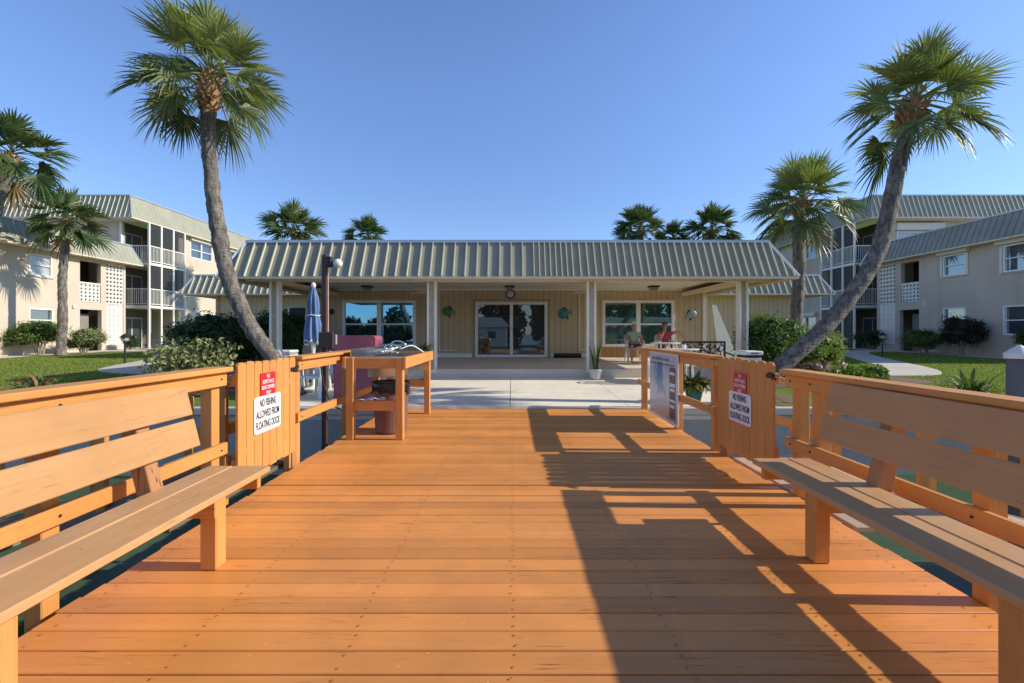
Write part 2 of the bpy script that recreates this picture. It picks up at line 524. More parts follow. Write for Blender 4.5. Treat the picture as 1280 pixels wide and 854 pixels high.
def skin_mesh(name, verts, edges, rads, mat, parent, root=0, sub=2):
    me = bpy.data.meshes.new(name); me.from_pydata([tuple(v) for v in verts], edges, [])
    t = bpy.data.objects.new(name, me); col.objects.link(t)
    t.modifiers.new('s', 'SKIN')
    for i, sv in enumerate(me.skin_vertices[0].data):
        r = rads[i]
        sv.radius = r if isinstance(r, tuple) else (r, r)
        sv.use_root = (i == root)
    t.modifiers.new('u', 'SUBSURF').levels = sub
    o = from_eval(t, name, mat, parent)
    o.data.polygons.foreach_set('use_smooth', [True] * len(o.data.polygons))
    return o

def catmull(pts, step):
    pts = [Vector(p) for p in pts]
    out = []
    for i in range(len(pts) - 1):
        p0 = pts[max(i - 1, 0)]; p1 = pts[i]; p2 = pts[i + 1]; p3 = pts[min(i + 2, len(pts) - 1)]
        n = max(1, int((p2 - p1).length / step))
        for k in range(n):
            t = k / n
            out.append(.5 * ((2 * p1) + (p2 - p0) * t + (2 * p0 - 5 * p1 + 4 * p2 - p3) * t * t + (3 * p1 - p0 - 3 * p2 + p3) * t ** 3))
    out.append(pts[-1])
    return out

def gz(y):
    return .02 + max(0, min(1, (y - 8) / 18)) * .26
# ------------------------------------------------------------------ ground, water, seawall
rnd = random.Random(5)
m, nt, b = base_mat('lawn_soil')
v = coords(nt)
c1 = mixc(nt, ramp(nt, noise(nt, v, .35, 6, .6), .3, .7), (.16, .22, .042), (.26, .32, .075))
c1 = mixc(nt, ramp(nt, noise(nt, v, 14, 6, .7), .3, .7, (.5, .5, .5), (0, 0, 0)), c1, (.05, .10, .02))
c1 = mixc(nt, ramp(nt, noise(nt, v, 2.2, 4, .6), .6, .75, (0, 0, 0), (.4, .4, .4)), c1, (.24, .25, .08))
nt.links.new(c1, b.inputs['Base Color']); b.inputs['Roughness'].default_value = 1
b.inputs['Specular IOR Level'].default_value = .1
bump(nt, b, noise(nt, v, 40, 3), .9, .03)
MT['lawn'] = m
m, nt, b = base_mat('canal_water')
v = coords(nt)
c1 = mixc(nt, ramp(nt, noise(nt, v, .25, 3), .3, .7), (.065, .105, .048), (.085, .13, .058))
nt.links.new(c1, b.inputs['Base Color']); b.inputs['Roughness'].default_value = .2
b.inputs['Specular IOR Level'].default_value = .1
b.inputs['IOR'].default_value = 1.33
bump(nt, b, noise(nt, coords(nt, (1, 1.6, 1)), 3.2, 4, .5), .14, .12)
MT['water'] = m

g = MB()
ys = [7.95, 9, 10, 11, 12, 14, 16, 18, 20, 22, 24, 26, 30, 50, 120, 900]
xs = [-900, -120, -50, -25, -15, -8, 0, 8, 15, 25, 50, 120, 900]
for yv in ys:
    for xv in xs:
        g.v.append((xv, yv, gz(yv)))
n = len(xs)
for i in range(len(ys) - 1):
    for j in range(n - 1):
        g.f.append((i * n + j, i * n + j + 1, (i + 1) * n + j + 1, (i + 1) * n + j)); g.t.append(0); g.m.append(0)
struct('ground', g, MT['lawn'])
WZ = -1.15
struct('water', MB().add([(-900, -900, WZ), (900, -900, WZ), (900, 7.9, WZ), (-900, 7.9, WZ)], [(0, 1, 2, 3)]), MT['water'])

sw = thing('seawall', 'grey concrete seawall with a cap along the water behind the dock', 'seawall', (0, 7.9, WZ))
MB().box(-120, 120, 7.86, 8.05, -2.5, -.12).build('wall_face', MT['seawall'], sw)
MB().box(-120, 120, 7.815, 8.18, -.118, .012, .012).build('cap', MT['walk'], sw)

def sheet(name, outline, z0, thick, m):
    """slab following the ground rise; outline of (x,y)"""
    mb = MB()
    n = len(outline)
    top = [(x, y, z0(y)) for x, y in outline]; bot = [(x, y, z0(y) - thick) for x, y in outline]
    mb.add(top + bot, [tuple(range(n)), tuple(range(2 * n - 1, n - 1, -1))] + [(i, n + i, n + (i + 1) % n, (i + 1) % n) for i in range(n)])
    return struct(name, mb, m)

def pz(y): return .032 + (y - 7.84) / 3.78 * .13
pat = MB()
# patio poured in panels with thin joints
px_ = [-4.15, -1.9, -.05, 2.0, 4.4]
py_ = [7.84, 9.75, 11.56]
for i in range(4):
    for j in range(2):
        x0, x1, y0, y1 = px_[i] + .006, px_[i + 1] - .006, py_[j] + .006, py_[j + 1] - .006
        pat.add([(x0, y0, pz(y0)), (x1, y0, pz(y0)), (x1, y1, pz(y1)), (x0, y1, pz(y1)), (x0, y0, -.2), (x1, y0, -.2), (x1, y1, -.2), (x0, y1, -.2)],
                [(0, 1, 2, 3), (0, 4, 5, 1), (1, 5, 6, 2), (2, 6, 7, 3), (3, 7, 4, 0)])
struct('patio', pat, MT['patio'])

def strip_path(name, pts, w, m, lift=.03):
    pts = catmull([Vector((x, y, 0)) for x, y in pts], .5)
    mb = MB(); L = []; Rr = []
    for i, p in enumerate(pts):
        d = (pts[min(i + 1, len(pts) - 1)] - pts[max(i - 1, 0)]).normalized(); s_ = Vector((-d.y, d.x, 0)) * w / 2
        L.append(p + s_); Rr.append(p - s_)
    n = len(pts); vs = []
    for p in L + Rr: vs.append((p.x, p.y, gz(p.y) + lift))
    for p in L + Rr: vs.append((p.x, p.y, gz(p.y) - .1))
    fs = []
    for i in range(n - 1):
        fs += [(i, n + i, n + i + 1, i + 1), (i, i + 1, 2 * n + i + 1, 2 * n + i), (n + i, 3 * n + i, 3 * n + i + 1, n + i + 1)]
    mb.add(vs, fs)
    return struct(name, mb, m)
strip_path('path', [(-6.5, 13.6), (-9.5, 13.6), (-12, 14.2), (-13.2, 15.8), (-14.3, 18.5), (-16.5, 22), (-19, 25), (-22.6, 25.3)], 1.25, MT['walk'])
strip_path('path', [(7.0, 13.2), (9.6, 13.2), (11.6, 13.4), (12.9, 14.8), (14.4, 17.8), (16.6, 22), (19, 25), (21.4, 25.3)], 1.25, MT['walk'])

def gravel_bed(x0, x1, y0, y1):
    n = 24; vs = []; rr = random.Random(int(x0 * 7))
    for i in range(n + 1):
        y = y0 + (y1 - y0) * i / n
        e = rr.uniform(-.12, .12)
        a, b_ = (x0, x1 + e) if x0 < 0 else (x0 + e, x1)
        vs += [(a, y, gz(y) + .022), (b_, y, gz(y) + .022)]
    struct('gravel', MB().add(vs, [(2 * i, 2 * i + 1, 2 * i + 3, 2 * i + 2) for i in range(n)]), MT['gravel'])
gravel_bed(-23.5, -21.9, 9, 33)
gravel_bed(20.5, 22.1, 16, 33)

def bed(name, cx, cy, rx, ry, h, m, seed=1):
    mb = MB(); rr = random.Random(seed); rings = 6; n = 28
    wob = [rr.uniform(.85, 1.1) for _ in range(n)]
    vs = [(cx, cy, gz(cy) + h)]
    for r in range(1, rings + 1):
        t = r / rings
        for k in range(n):
            a = 2 * PI * k / n; q = t * (1 + (wob[k] - 1) * t)
            y = cy + ry * q * math.sin(a)
            vs.append((cx + rx * q * math.cos(a), y, gz(y) + .006 + h * (1 - t * t) + rr.uniform(-.02, .02) * (1 - t)))
    fs = [(0, 1 + k, 1 + (k + 1) % n) for k in range(n)]
    for r in range(rings - 1):
        for k in range(n):
            k2 = (k + 1) % n
            fs.append((1 + r * n + k, 1 + (r + 1) * n + k, 1 + (r + 1) * n + k2, 1 + r * n + k2))
    struct(name, mb.add(vs, fs), m)
bed('flower_bed', -7.2, 11.6, 3.0, 2.6, .05, MT['mulch'], 3)
bed('flower_bed', 7.6, 12.2, 3.1, 2.3, .10, MT['mulch'], 4)
bed('flower_bed', 9.4, 14.2, 1.5, 1.3, .32, MT['mulch'], 6)
bed('flower_bed', 4.9, 9.0, .55, .8, .03, MT['mulch'], 7)
bed('flower_bed', -4.7, 9.0, .5, .8, .03, MT['mulch'], 8)

# ------------------------------------------------------------------ dock
dk = thing('dock', 'wide orange painted boardwalk dock standing over the green canal', 'dock', (0, 3, 0))
d = MB(); rr = random.Random(11)
nb = int((7.79 + 2.4) / .1262)
for i in range(nb):
    y1 = 7.79 - i * .1262
    g_ = rr.choice((.004, .005, .006, .008, .012))
    l = -2.12 + rr.uniform(-.012, .012); r_ = 2.25 + rr.uniform(-.012, .012)
    dz = rr.uniform(-.003, .003)
    d.box(l, r_, y1 - .1262 + g_, y1, -.04 + dz, dz, .004)
d.build('deck_boards', MT['deck'], dk)
nl = MB()
for i in range(nb):
    y1 = 7.79 - i * .1262
    for x in (-2.02, -1.35, -.68, 0, .68, 1.4, 2.12):
        for f in (.028, .096):
            xx = x + rr.uniform(-.012, .012)
            nl.lathe([(.0055, .0006), (.0001, .0012)], (xx, y1 - f + rr.uniform(-.006, .006), .0028), 6, False)
nl.build('nail_heads', plain('painted_nail', (.40, .16, .05), .6), dk)
jo = MB()
for x in (-2.02, -1.35, -.68, 0, .68, 1.4, 2.12):
    jo.box(x - .025, x + .025, -2.3, 7.75, -.235, -.045)
jo.box(-2.10, 2.23, 7.70, 7.78, -.24, -.045)
jo.build('joists', MT['greywood'], dk)
for y in (-1.9, .9, 3.6, 6.4):
    for x in (-1.95, .05, 2.05):
        MB().lathe([(.12, -2.2), (.115, -.24)], (x, y, 0), 14).build('pile', MT['piling'], dk, smooth=True)
for s_, xs_ in ((-1, -2.14), (1, 2.272)):
    MB().box(xs_ - .018, xs_ + .018, -2.38, 7.78, -.23, -.045, .004).build('fascia_board', MT['rail_y'], dk)

# ------------------------------------------------------------------ railings
def railing(side, xin, y0, y1, posts, ztop, zmid, label, midx=0, post_dx=0.0):
    t = thing('dock_railing', label, 'railing', (side * (xin + .06), (y0 + y1) / 2, 0), 'railings along both sides of the dock')
    X = lambda a: side * a
    MB().box(X(xin - .045), X(xin + .115), y0, y1, ztop - .038, ztop, .006).build('cap_rail', MT['rail_y'], t)
    MB().box(X(xin), X(xin + .038), y0 + .01, y1 - .01, ztop - .145, ztop - .042, .005).build('top_rail', MT['rail_y'], t)
    MB().box(X(xin), X(xin + .038), y0 - midx * .0, y1 + midx, zmid - .09, zmid, .005).build('middle_rail', MT['rail_y'], t)
    for y in posts:
        o = MB().box(X(xin + .041 + post_dx), X(xin + .13 + post_dx), y - .045, y + .045, -1.0, ztop - .042, .006).build('post', MT['rail_z'], t)
        for z in (ztop - .09, zmid - .045):
            MB().tube([(X(xin - .006), y, z), (X(xin + .002), y, z)], .007, 8).build('bolt', MT['black'], o)
    return t
railing(-1, 2.19, -2.2, 3.50, (3.42, 2.2, .8, -.7), 1.04, .46, 'long orange railing behind the left bench, in full sun')
railing(-1, 2.13, 4.52, 7.50, (4.6, 6.05, 7.4), 1.068, .50, 'short orange railing beside the fish cleaning table')
railing(1, 2.22, -2.2, 3.72, (3.64, 3.40, 2.2, .85, -.7), 1.005, .455, 'long orange railing behind the right bench, shaded inner face')
railing(1, 2.16, 4.90, 7.84, (5.02, 6.16, 7.76), 1.055, .50, 'short orange railing carrying the chart board', .07)

def gate(side, x, y0, y1, z0, z1, label):
    t = thing('dock_gate', label, 'gate', (side * x, y0, 0), 'picket gates of the dock')
    n = 8; w = (y1 - y0) / n; mb = MB(); rr = random.Random(int(y0 * 10) + side)
    for i in range(n):
        a = y0 + i * w + .003; b_ = y0 + (i + 1) * w - .003
        zt = z1 + rr.uniform(-.006, .006)
        e = .028
        poly = [(a, z0 + rr.uniform(-.01, .01)), (b_, z0 + rr.uniform(-.01, .01)), (b_, zt - e), (b_ - e * .45, zt - e * .25), ((a + b_) / 2, zt), (a + e * .45, zt - e * .25), (a, zt - e)]
        mb.prism(poly, (0, 1, 0), (0, 0, 1), (side, 0, 0), (side * x + rr.uniform(-.001, .001), 0, 0), .02)
    mb.build('pickets', MT['gate'], t)
    b_ = MB()
    for z in (z0 + .12, z1 - .14):
        b_.box(side * (x + .022), side * (x + .06), y0 + .01, y1 - .01, z - .045, z + .045, .004)
    b_.bar((side * (x + .041), y0 + .06, z0 + .17), (side * (x + .041), y1 - .06, z1 - .19), .036, .08, (side, 0, 0))
    b_.build('frame', MT['rail_y'], t)
    h = MB()
    yb = y0 if side > 0 else y1
    sg = -1 if side > 0 else 1
    for z in (z1 - .12,):
        h.box(side * (x - .006), side * (x - .002), yb - sg * .10, yb + sg * .03, z - .02, z + .02)
        h.tube([(side * (x - .008), yb, z - .03), (side * (x - .008), yb, z + .03)], .008, 8)
        h.bar((side * (x - .008), yb - .05, z - .02), (side * (x - .008), yb + .05, z + .025), .02, .012, (side, 0, 0))
    h.build('latch', MT['black'], t)
    return t
gate(-1, 2.135, 3.53, 4.47, .14, 1.065, 'sunlit orange picket gate on the left carrying two signs')
gate(1, 2.175, 3.80, 4.83, .13, 1.055, 'shaded orange picket gate on the right carrying two signs')
# gate posts
def gpost(x, y, z1, label):
    t = thing('gate_post', label, 'post', (x, y, 0))
    MB().box(x - .045, x + .045, y - .045, y + .045, -1.0, z1, .006).build('timber', MT['post'], t)
    s_ = MB()
    s_.box(x - .03, x + .03, y - .075, y - .047, -.1, .42, .004)
    s_.build('block', MT['rail_z'], t)
gpost(-2.215, 4.53 - .0, 1.0, 'timber gate post left of the fish cleaning table')
gpost(2.285, 4.87, .98, 'timber gate post between the chart board railing and the right gate')

def board_sign(name, cat, label, x, y0, y1, z0, z1, side, m, rad, text, size, lead, ink, width, border=None):
    cy, cz = (y0 + y1) / 2, (z0 + z1) / 2
    t = thing(name, label, cat, (x, cy, cz))
    hw, hh = (y1 - y0) / 2, (z1 - z0) / 2
    def rpoly(hw, hh, rad):
        poly = []
        for cx_, cz_, a0 in ((hw - rad, hh - rad, 0), (-hw + rad, hh - rad, 90), (-hw + rad, -hh + rad, 180), (hw - rad, -hh + rad, 270)):
            for k in range(5):
                a = R(a0 + k * 22.5); poly.append((cx_ + rad * math.cos(a), cz_ + rad * math.sin(a)))
        return poly
    MB().prism(rpoly(hw, hh, rad), (0, 1, 0), (0, 0, 1), (-side, 0, 0), (0, 0, 0), .004).build('plate', m, t, world=False)
    rot = Matrix(((0, 0, -side), (-side, 0, 0), (0, 1, 0)))
    rot = Matrix(((0, 0, -side), (-side, 0, 0), (0, 1, 0)))
    lettering(text, size, lead, t, (-side * .0052, 0, 0), rot, ink, width=width)
    sc_ = MB()
    for sy, sz in ((0, hh - .018), (0, -hh + .018)):
        sc_.tube([(-side * .003, sy, sz), (-side * .0065, sy, sz)], .005, 8)
    sc_.build('screw', MT['steel'], t, world=False)
    return t
NF = 'NO FISHING\nALLOWED FROM\nFLOATING DOCK'
NA = 'NO\nADMITTANCE\nBOAT OWNERS\nONLY'
board_sign('notice_sign', 'sign', 'white no fishing notice screwed to the sunlit left gate', -2.130, 3.74, 4.17, .452, .762, -1, MT['signwhite'], .03, NF, .088, 1.05, MT['ink'], .385)
board_sign('warning_sign', 'sign', 'small red no admittance sign on the sunlit left gate', -2.131, 3.84, 4.08, .750, .955, -1, MT['red'], .004, NA, .046, 1.05, MT['inkw'], .205)
board_sign('notice_sign', 'sign', 'white no fishing notice screwed to the shaded right gate', 2.170, 4.14, 4.56, .435, .727, 1, MT['signwhite'], .03, NF, .086, 1.05, MT['ink'], .375)
board_sign('warning_sign', 'sign', 'small red no admittance sign on the shaded right gate', 2.171, 4.225, 4.465, .715, .915, 1, MT['red'], .004, NA, .045, 1.05, MT['inkw'], .205)

# ------------------------------------------------------------------ benches
def bench(side, xf, yend, legs, label):
    t = thing('park_bench', label, 'bench', (side * (xf + .2), 1.5, 0), 'long slatted benches along the dock')
    X = lambda a: side * a
    y0 = -1.2
    for a, b_ in ((0, .236), (.245, .40)):
        MB().box(X(xf + a), X(xf + b_), y0, yend, .392, .43, .006).build('seat_board', MT['seat_y'], t)
    xr = xf + .44
    lo, hi = Vector((X(xr - .04), 0, .565)), Vector((X(xr + .06), 0, .965))
    dv = (hi - lo); L = dv.length; u = dv.normalized(); nrm = Vector((-u.z * side, 0, u.x * side))   # towards the sitter
    for a, b_ in ((.02, .195), (.22, .41)):
        c = lo + u * ((a + b_) / 2) + Vector((0, (y0 + yend - .1) / 2, 0))
        MB().obox(c, (u, Vector((0, 1, 0)), nrm), ((b_ - a) / 2, (yend - .1 - y0) / 2, .018), .005).build('back_board', MT['bench_y'], t)
    for y in legs:
        MB().box(X(xf + .035), X(xf + .125), y - .045, y + .045, .002, .39, .006).build('leg', MT['rail_z'], t)
        for dy in (-.066,):
            MB().box(X(xf + .015), X(xr + .02), y + dy - .019, y + dy + .019, .30, .389, .004).build('bearer', MT['rail_x'], t)
        o0 = Vector((X(xr - .135), y - .105, .31)) ; 
        p0 = lo + u * -.30 - nrm * .064 + Vector((0, y + .0, 0)); p1 = lo + u * .40 - nrm * .064 + Vector((0, y + .0, 0))
        MB().bar(p0, p1, .09, .088, nrm, .005).build('back_support', MT['post'], t)
    # end bearer
    y = yend - .08
    MB().box(X(xf + .03), X(xr + .02), y - .019, y + .019, .31, .389, .004).build('bearer', MT['rail_x'], t)
    return t
bench(-1, 1.585, 2.98, (2.53, 1.45, .5), 'sunlit tan bench along the left railing of the dock')
bench(1, 1.66, 3.16, (2.6, 1.55, .55), 'shaded brown bench along the right railing of the dock')

# ------------------------------------------------------------------ gangways and floating docks
def floating(side, label, label2):
    X = lambda a: side * a
    t = thing('gangway', label, 'gangway', (X(2.6), 4.2, -.1))
    d = MB(); rr = random.Random(3 + side)
    for i in range(5):
        d.box(X(2.30 + i * .142), X(2.435 + i * .142), 3.05, 4.85, -.04, -.002, .004)
    d.build('landing_boards', MT['float'] if side > 0 else MT['float_dark'], t)
    d = MB()
    n = 26
    for i in range(n):
        a, b_ = i / n, (i + .93) / n
        x = 3.03 + 2.6 * (a + b_) / 2; z = -.03 - .72 * (a + b_) / 2
        d.obox(Vector((X(x), 4.3, z)), (Vector((side * .9636, 0, -.267)), Vector((0, 1, 0)), Vector((side * .267, 0, .9636))), (.046, .48, .016), .003)
    d.build('ramp_boards', MT['float'] if side > 0 else MT['float_dark'], t)
    d = MB()
    for y in (3.84, 4.76):
        d.bar((X(3.0), y, -.07), (X(5.65), y, -.80), .04, .14, bev=.004)
    d.build('stringer', MT['greywood'], t)
    for y in (3.84, 4.76):
        r_ = MB()
        r_.bar((X(2.35), y, .93), (X(5.5), y, .12), .09, .04, bev=.004)
        r_.bar((X(2.35), y, .50), (X(5.5), y, -.31), .04, .09, bev=.004)
        r_.build('handrail', MT['rail_x'], t)
        for k in range(4):
            x = 2.42 + k * 1.0
            z = .93 - (x - 2.35) * .257
            MB().box(X(x - .04), X(x + .04), y - .07 if y < 4.3 else y + .025, y - .025 if y < 4.3 else y + .07, z - 1.05, z - .03, .005).build('post', MT['rail_z'], t)
    f = thing('floating_dock', label2, 'dock', (X(6.2), 2.5, WZ))
    d = MB()
    for i in range(50):
        y = -2.2 + i * .142
        d.box(X(5.45), X(7.3) if side < 0 else X(6.45), y, y + .136, -.85, -.815, .004)
    d.build('deck_boards', MT['float'], f)
    e = MB().box(X(5.40), X(5.45), -2.25, 5.0, -1.02, -.80, .006); e.build('side_beam', MT['greywood'], f)
    q = MB()
    for y in (-1.6, .4, 2.4, 4.2): q.box(X(5.6), X(6.4), y - .5, y + .5, -1.4, -.86, .04)
    q.build('float', MT['black'], f)
floating(-1, 'gangway with orange handrails leading down from the left gate', 'low floating dock moored left of the boardwalk')
floating(1, 'gangway with orange handrails leading down from the right gate', 'low floating dock moored right of the boardwalk')

def piling(x, y, top, label):
    t = thing('mooring_piling', label, 'piling', (x, y, WZ))
    MB().lathe([(.135, -2.4), (.13, -1), (.125, top - .06)], (x, y, 0), 20).build('pole', MT['piling'], t, smooth=True)
    MB().lathe([(.15, top - .09), (.15, top - .02), (.02, top + .085), (0, top + .09)], (x, y, 0), 20).build('cap', MT['white'], t)
piling(6.68, 6.0, 1.05, 'grey mooring piling with a white cone cap at the right edge')

# ------------------------------------------------------------------ fish cleaning station
t = thing('fish_cleaning_table', 'orange timber fish cleaning table with a steel sink', 'table', (-1.66, 6.4, 0))
X0, X1, Y0, Y1 = -2.02, -1.33, 5.50, 7.36
for x, y in ((X0 + .045, Y0 + .045), (X1 - .045, Y0 + .045), (X0 + .045, Y1 - .045), (X1 - .045, Y1 - .045)):
    MB().box(x - .045, x + .045, y - .045, y + .045, .002, 1.0, .006).build('leg', MT['rail_z'], t)
MB().box(X0 + .092, X1 - .092, Y0 + .025, Y0 + .063, .865, .995, .004).build('apron', MT['rail_x'], t)
MB().box(X0 + .092, X1 - .092, Y1 - .063, Y1 - .025, .865, .995, .004).build('apron', MT['rail_x'], t)
MB().box(X1 + .002, X1 + .04, Y0 - .01, Y1 + .01, .865, 1.005, .004).build('apron', MT['rail_y'], t)
MB().box(X0 - .04, X0 - .002, Y0 - .01, Y1 + .01, .865, 1.005, .004).build('apron', MT['rail_y'], t)
MB().box(X0 + .092, X1 - .092, Y0 + .025, Y0 + .063, .35, .475, .004).build('shelf_rail', MT['rail_x'], t)
MB().box(X0 + .092, X1 - .092, Y1 - .063, Y1 - .025, .43, .55, .004).build('shelf_rail', MT['rail_x'], t)
sk = MB()
w = .012
sk.box(X0 + .01, X1 - .01, Y0 + .08, Y0 + .62, .972, .984)
sk.box(X0 + .01, X0 + .07, Y0 + .63, Y1 - .08, .972, .984); sk.box(X1 - .07, X1 - .01, Y0 + .63, Y1 - .08, .972, .984)
sk.box(X0 + .07, X1 - .07, Y0 + .63, Y1 - .08, .70, .712)
for a in (0, 1):
    x = X0 + .064 if a == 0 else X1 - .076
    sk.box(x, x + .006, Y0 + .63, Y1 - .08, .713, .971)
    y = Y0 + .632 if a == 0 else Y1 - .09
    sk.box(X0 + .076, X1 - .082, y, y + .006, .713, .971)
# upright splash back
sk.box(X0 + .02, X0 + .03, Y0 + .10, Y1 - .12, .985, 1.10)
sk.build('sink', MT['steel'], t)
fa = MB()
for yy, hgt in ((7.1, .16), (6.75, .12)):
    arc = [(X0 + .12, yy, .98), (X0 + .12, yy, 1.0 + hgt * .6), (X0 + .16, yy, 1.0 + hgt), (X0 + .26, yy, 1.0 + hgt * 1.05), (X0 + .34, yy, 1.0 + hgt * .8), (X0 + .35, yy, 1.0 + hgt * .5)]
    fa.tube(catmull(arc, .02), .013, 8)
    fa.tube([(X0 + .12, yy - .1, .98), (X0 + .12, yy - .1, 1.05)], .016, 8); fa.tube([(X0 + .10, yy - .12, 1.06), (X0 + .20, yy - .06, 1.075)], .009, 8)
    fa.tube([(X0 + .12, yy + .1, .98), (X0 + .12, yy + .1, 1.05)], .016, 8)
    fa.tube([(X0 + .12, yy - .1, 1.0), (X0 + .12, yy + .1, 1.0)], .012, 8)
fa.build('faucet', MT['chrome'], t, smooth=True)
ho = MB()
pts = [(X0 + .15 + .12 * math.cos(a * .9), 6.9 + .14 * math.sin(a * .9), .99 + .012 * a) for a in [k * .35 for k in range(24)]]
ho.tube(pts, .010, 6)
ho.tube(catmull([(X0 + .3, 6.95, 1.05), (X0 + .45, 7.05, 1.10), (X0 + .55, 7.2, 1.03), (X0 + .6, 7.28, .98)], .03), .010, 6)
ho.build('hose', MT['white'], t, smooth=True)
dr = MB(); dr.tube(catmull([(-1.7, 6.7, .70), (-1.7, 6.7, .55), (-1.72, 6.75, .47), (-1.78, 6.9, .45), (-1.9, 7.1, .5)], .04), .022, 8); dr.build('drain_pipe', MT['white'], t, smooth=True)

t = thing('trash_bin', 'brown round trash bin with black bag under the fish cleaning table', 'bin', (-1.60, 5.98, 0))
MB().lathe([(.19, .002), (.20, .03), (.225, .60), (.235, .605), (.235, .64), (.215, .64), (.20, .2), (0, .2)], (0, 0, 0), 32).build('body', MT['bin'], t, world=False, smooth=False)
rr = random.Random(4)
bg = MB(); n = 36; prof = [(.205, .45), (.215, .62), (.237, .665), (.250, .645), (.247, .60), (.243, .54)]
vs = []
for i, (r_, z) in enumerate(prof):
    for k in range(n):
        a = 2 * PI * k / n; q = 1 + .03 * math.sin(a * 9 + i) * (i > 2); vs.append((r_ * q * math.cos(a), r_ * q * math.sin(a), z + (rr.uniform(-.03, .03) if i == 5 else 0)))
bg.add(vs, [(i * n + k, i * n + (k + 1) % n, (i + 1) * n + (k + 1) % n, (i + 1) * n + k) for i in range(len(prof) - 1) for k in range(n)])
bg.build('liner_bag', MT['bag'], t, world=False, smooth=True)
hd = MB()
for a in (0, PI): hd.box(math.cos(a) * .23 - .03, math.cos(a) * .23 + .03, -.06, .06, .50, .53, .005)
hd.build('handle', MT['bin'], t, world=False)

t = thing('cutting_board', 'white rag and board lying on the lower rail of the cleaning table', 'rag', (-1.72, 5.52, .476))
rg = MB(); vs = []; nx, ny = 16, 6
for i in range(nx + 1):
    for j in range(ny + 1):
        x = -.22 + .40 * i / nx; y = -.03 + .11 * j / ny
        vs.append((x, y, .008 + .016 * math.sin(x * 40) * math.cos(y * 30) + .012 * math.sin(x * 13 + 1) + .005))
rg.add(vs, [(i * (ny + 1) + j, (i + 1) * (ny + 1) + j, (i + 1) * (ny + 1) + j + 1, i * (ny + 1) + j + 1) for i in range(nx) for j in range(ny)])
rg.build('cloth', MT['rope'], t, world=False, smooth=True)
tag(t, cat='rag'); t.name = 'cloth_rag'; t['label'] = 'crumpled white rag lying on the lower rail of the cleaning table'

# chart board on the right rail
t = thing('chart_board', 'tall white chart board with a map hung inside the right railing', 'board', (2.145, 6.5, .07))
m, nt, b = base_mat('chart_print')
v = coords(nt)
s_ = nd(nt, 'ShaderNodeSeparateXYZ'); nt.links.new(v, s_.inputs[0])
n1 = noise(nt, v, 3.4, 7, .62)
vec = nd(nt, 'ShaderNodeVectorMath', operation='DISTANCE'); nt.links.new(v, vec.inputs[0]); vec.inputs[1].default_value = (0, .12, .62)
ad = nd(nt, 'ShaderNodeMath', operation='ADD'); nt.links.new(vec.outputs['Value'], ad.inputs[0])
sb = nd(nt, 'ShaderNodeMath', operation='MULTIPLY_ADD'); nt.links.new(n1, sb.inputs[0]); sb.inputs[1].default_value = .9; sb.inputs[2].default_value = -.45
nt.links.new(sb.outputs[0], ad.inputs[1])
c1 = mixc(nt, ramp(nt, n1, .35, .65), (.52, .55, .57), (.66, .67, .66))
c1 = mixc(nt, ramp(nt, ad.outputs[0], .12, .24, (1, 1, 1), (0, 0, 0)), c1, (.08, .26, .50))
c1 = mixc(nt, ramp(nt, noise(nt, v, 9, 5, .7), .62, .68, (0, 0, 0), (.6, .6, .6)), c1, (.42, .40, .33))
bot = ramp(nt, s_.outputs['Z'], .12, .30, (1, 1, 1), (0, 0, 0))
c1 = mixc(nt, bot, c1, (.50, .40, .36))
nt.links.new(c1, b.inputs['Base Color']); b.inputs['Roughness'].default_value = .25
MB().box(-.008, .008, -.60, .60, 0, .95, .004).build('panel', MT['signwhite'], t, world=False)
MB().box(-.0105, -.0085, -.57, .57, .03, .92).build('map_print', m, t, world=False)
cb = MB(); rr = random.Random(8)
MB_ = [(-.52, -.30, .08, .76)]
MB().box(-.013, -.0108, -.53, -.30, .07, .76).build('photo_column', plain('print_dark', (.11, .085, .085), .4, .6, 6), t, world=False)
q = MB()
for k in range(3): q.box(-.0155, -.0132, -.50, -.33, .66 - k * .22, .70 - k * .22)
q.box(-.0155, -.0132, -.52, -.31, .50, .55); q.box(-.0155, -.0132, -.52, -.31, .30, .33)
q.build('caption_strip', MT['signwhite'], t, world=False)
q = MB()
y = .52
while y > -.5:
    q.box(-.0128, -.0108, y - .055, y, .775, .793); y -= .085
q.build('dashed_line', MT['ink'], t, world=False)
q = MB(); rr = random.Random(21); y = .47
for wd in (5, 9, 2, 7):
    for k in range(wd):
        h_ = rr.choice((.032, .032, .046)); q.box(-.0128, -.0108, y - rr.uniform(.016, .024), y, .835, .835 + h_); y -= .031
    y -= .022
q.build('print_title', plain('print_grey', (.16, .19, .25), .5), t, world=False)
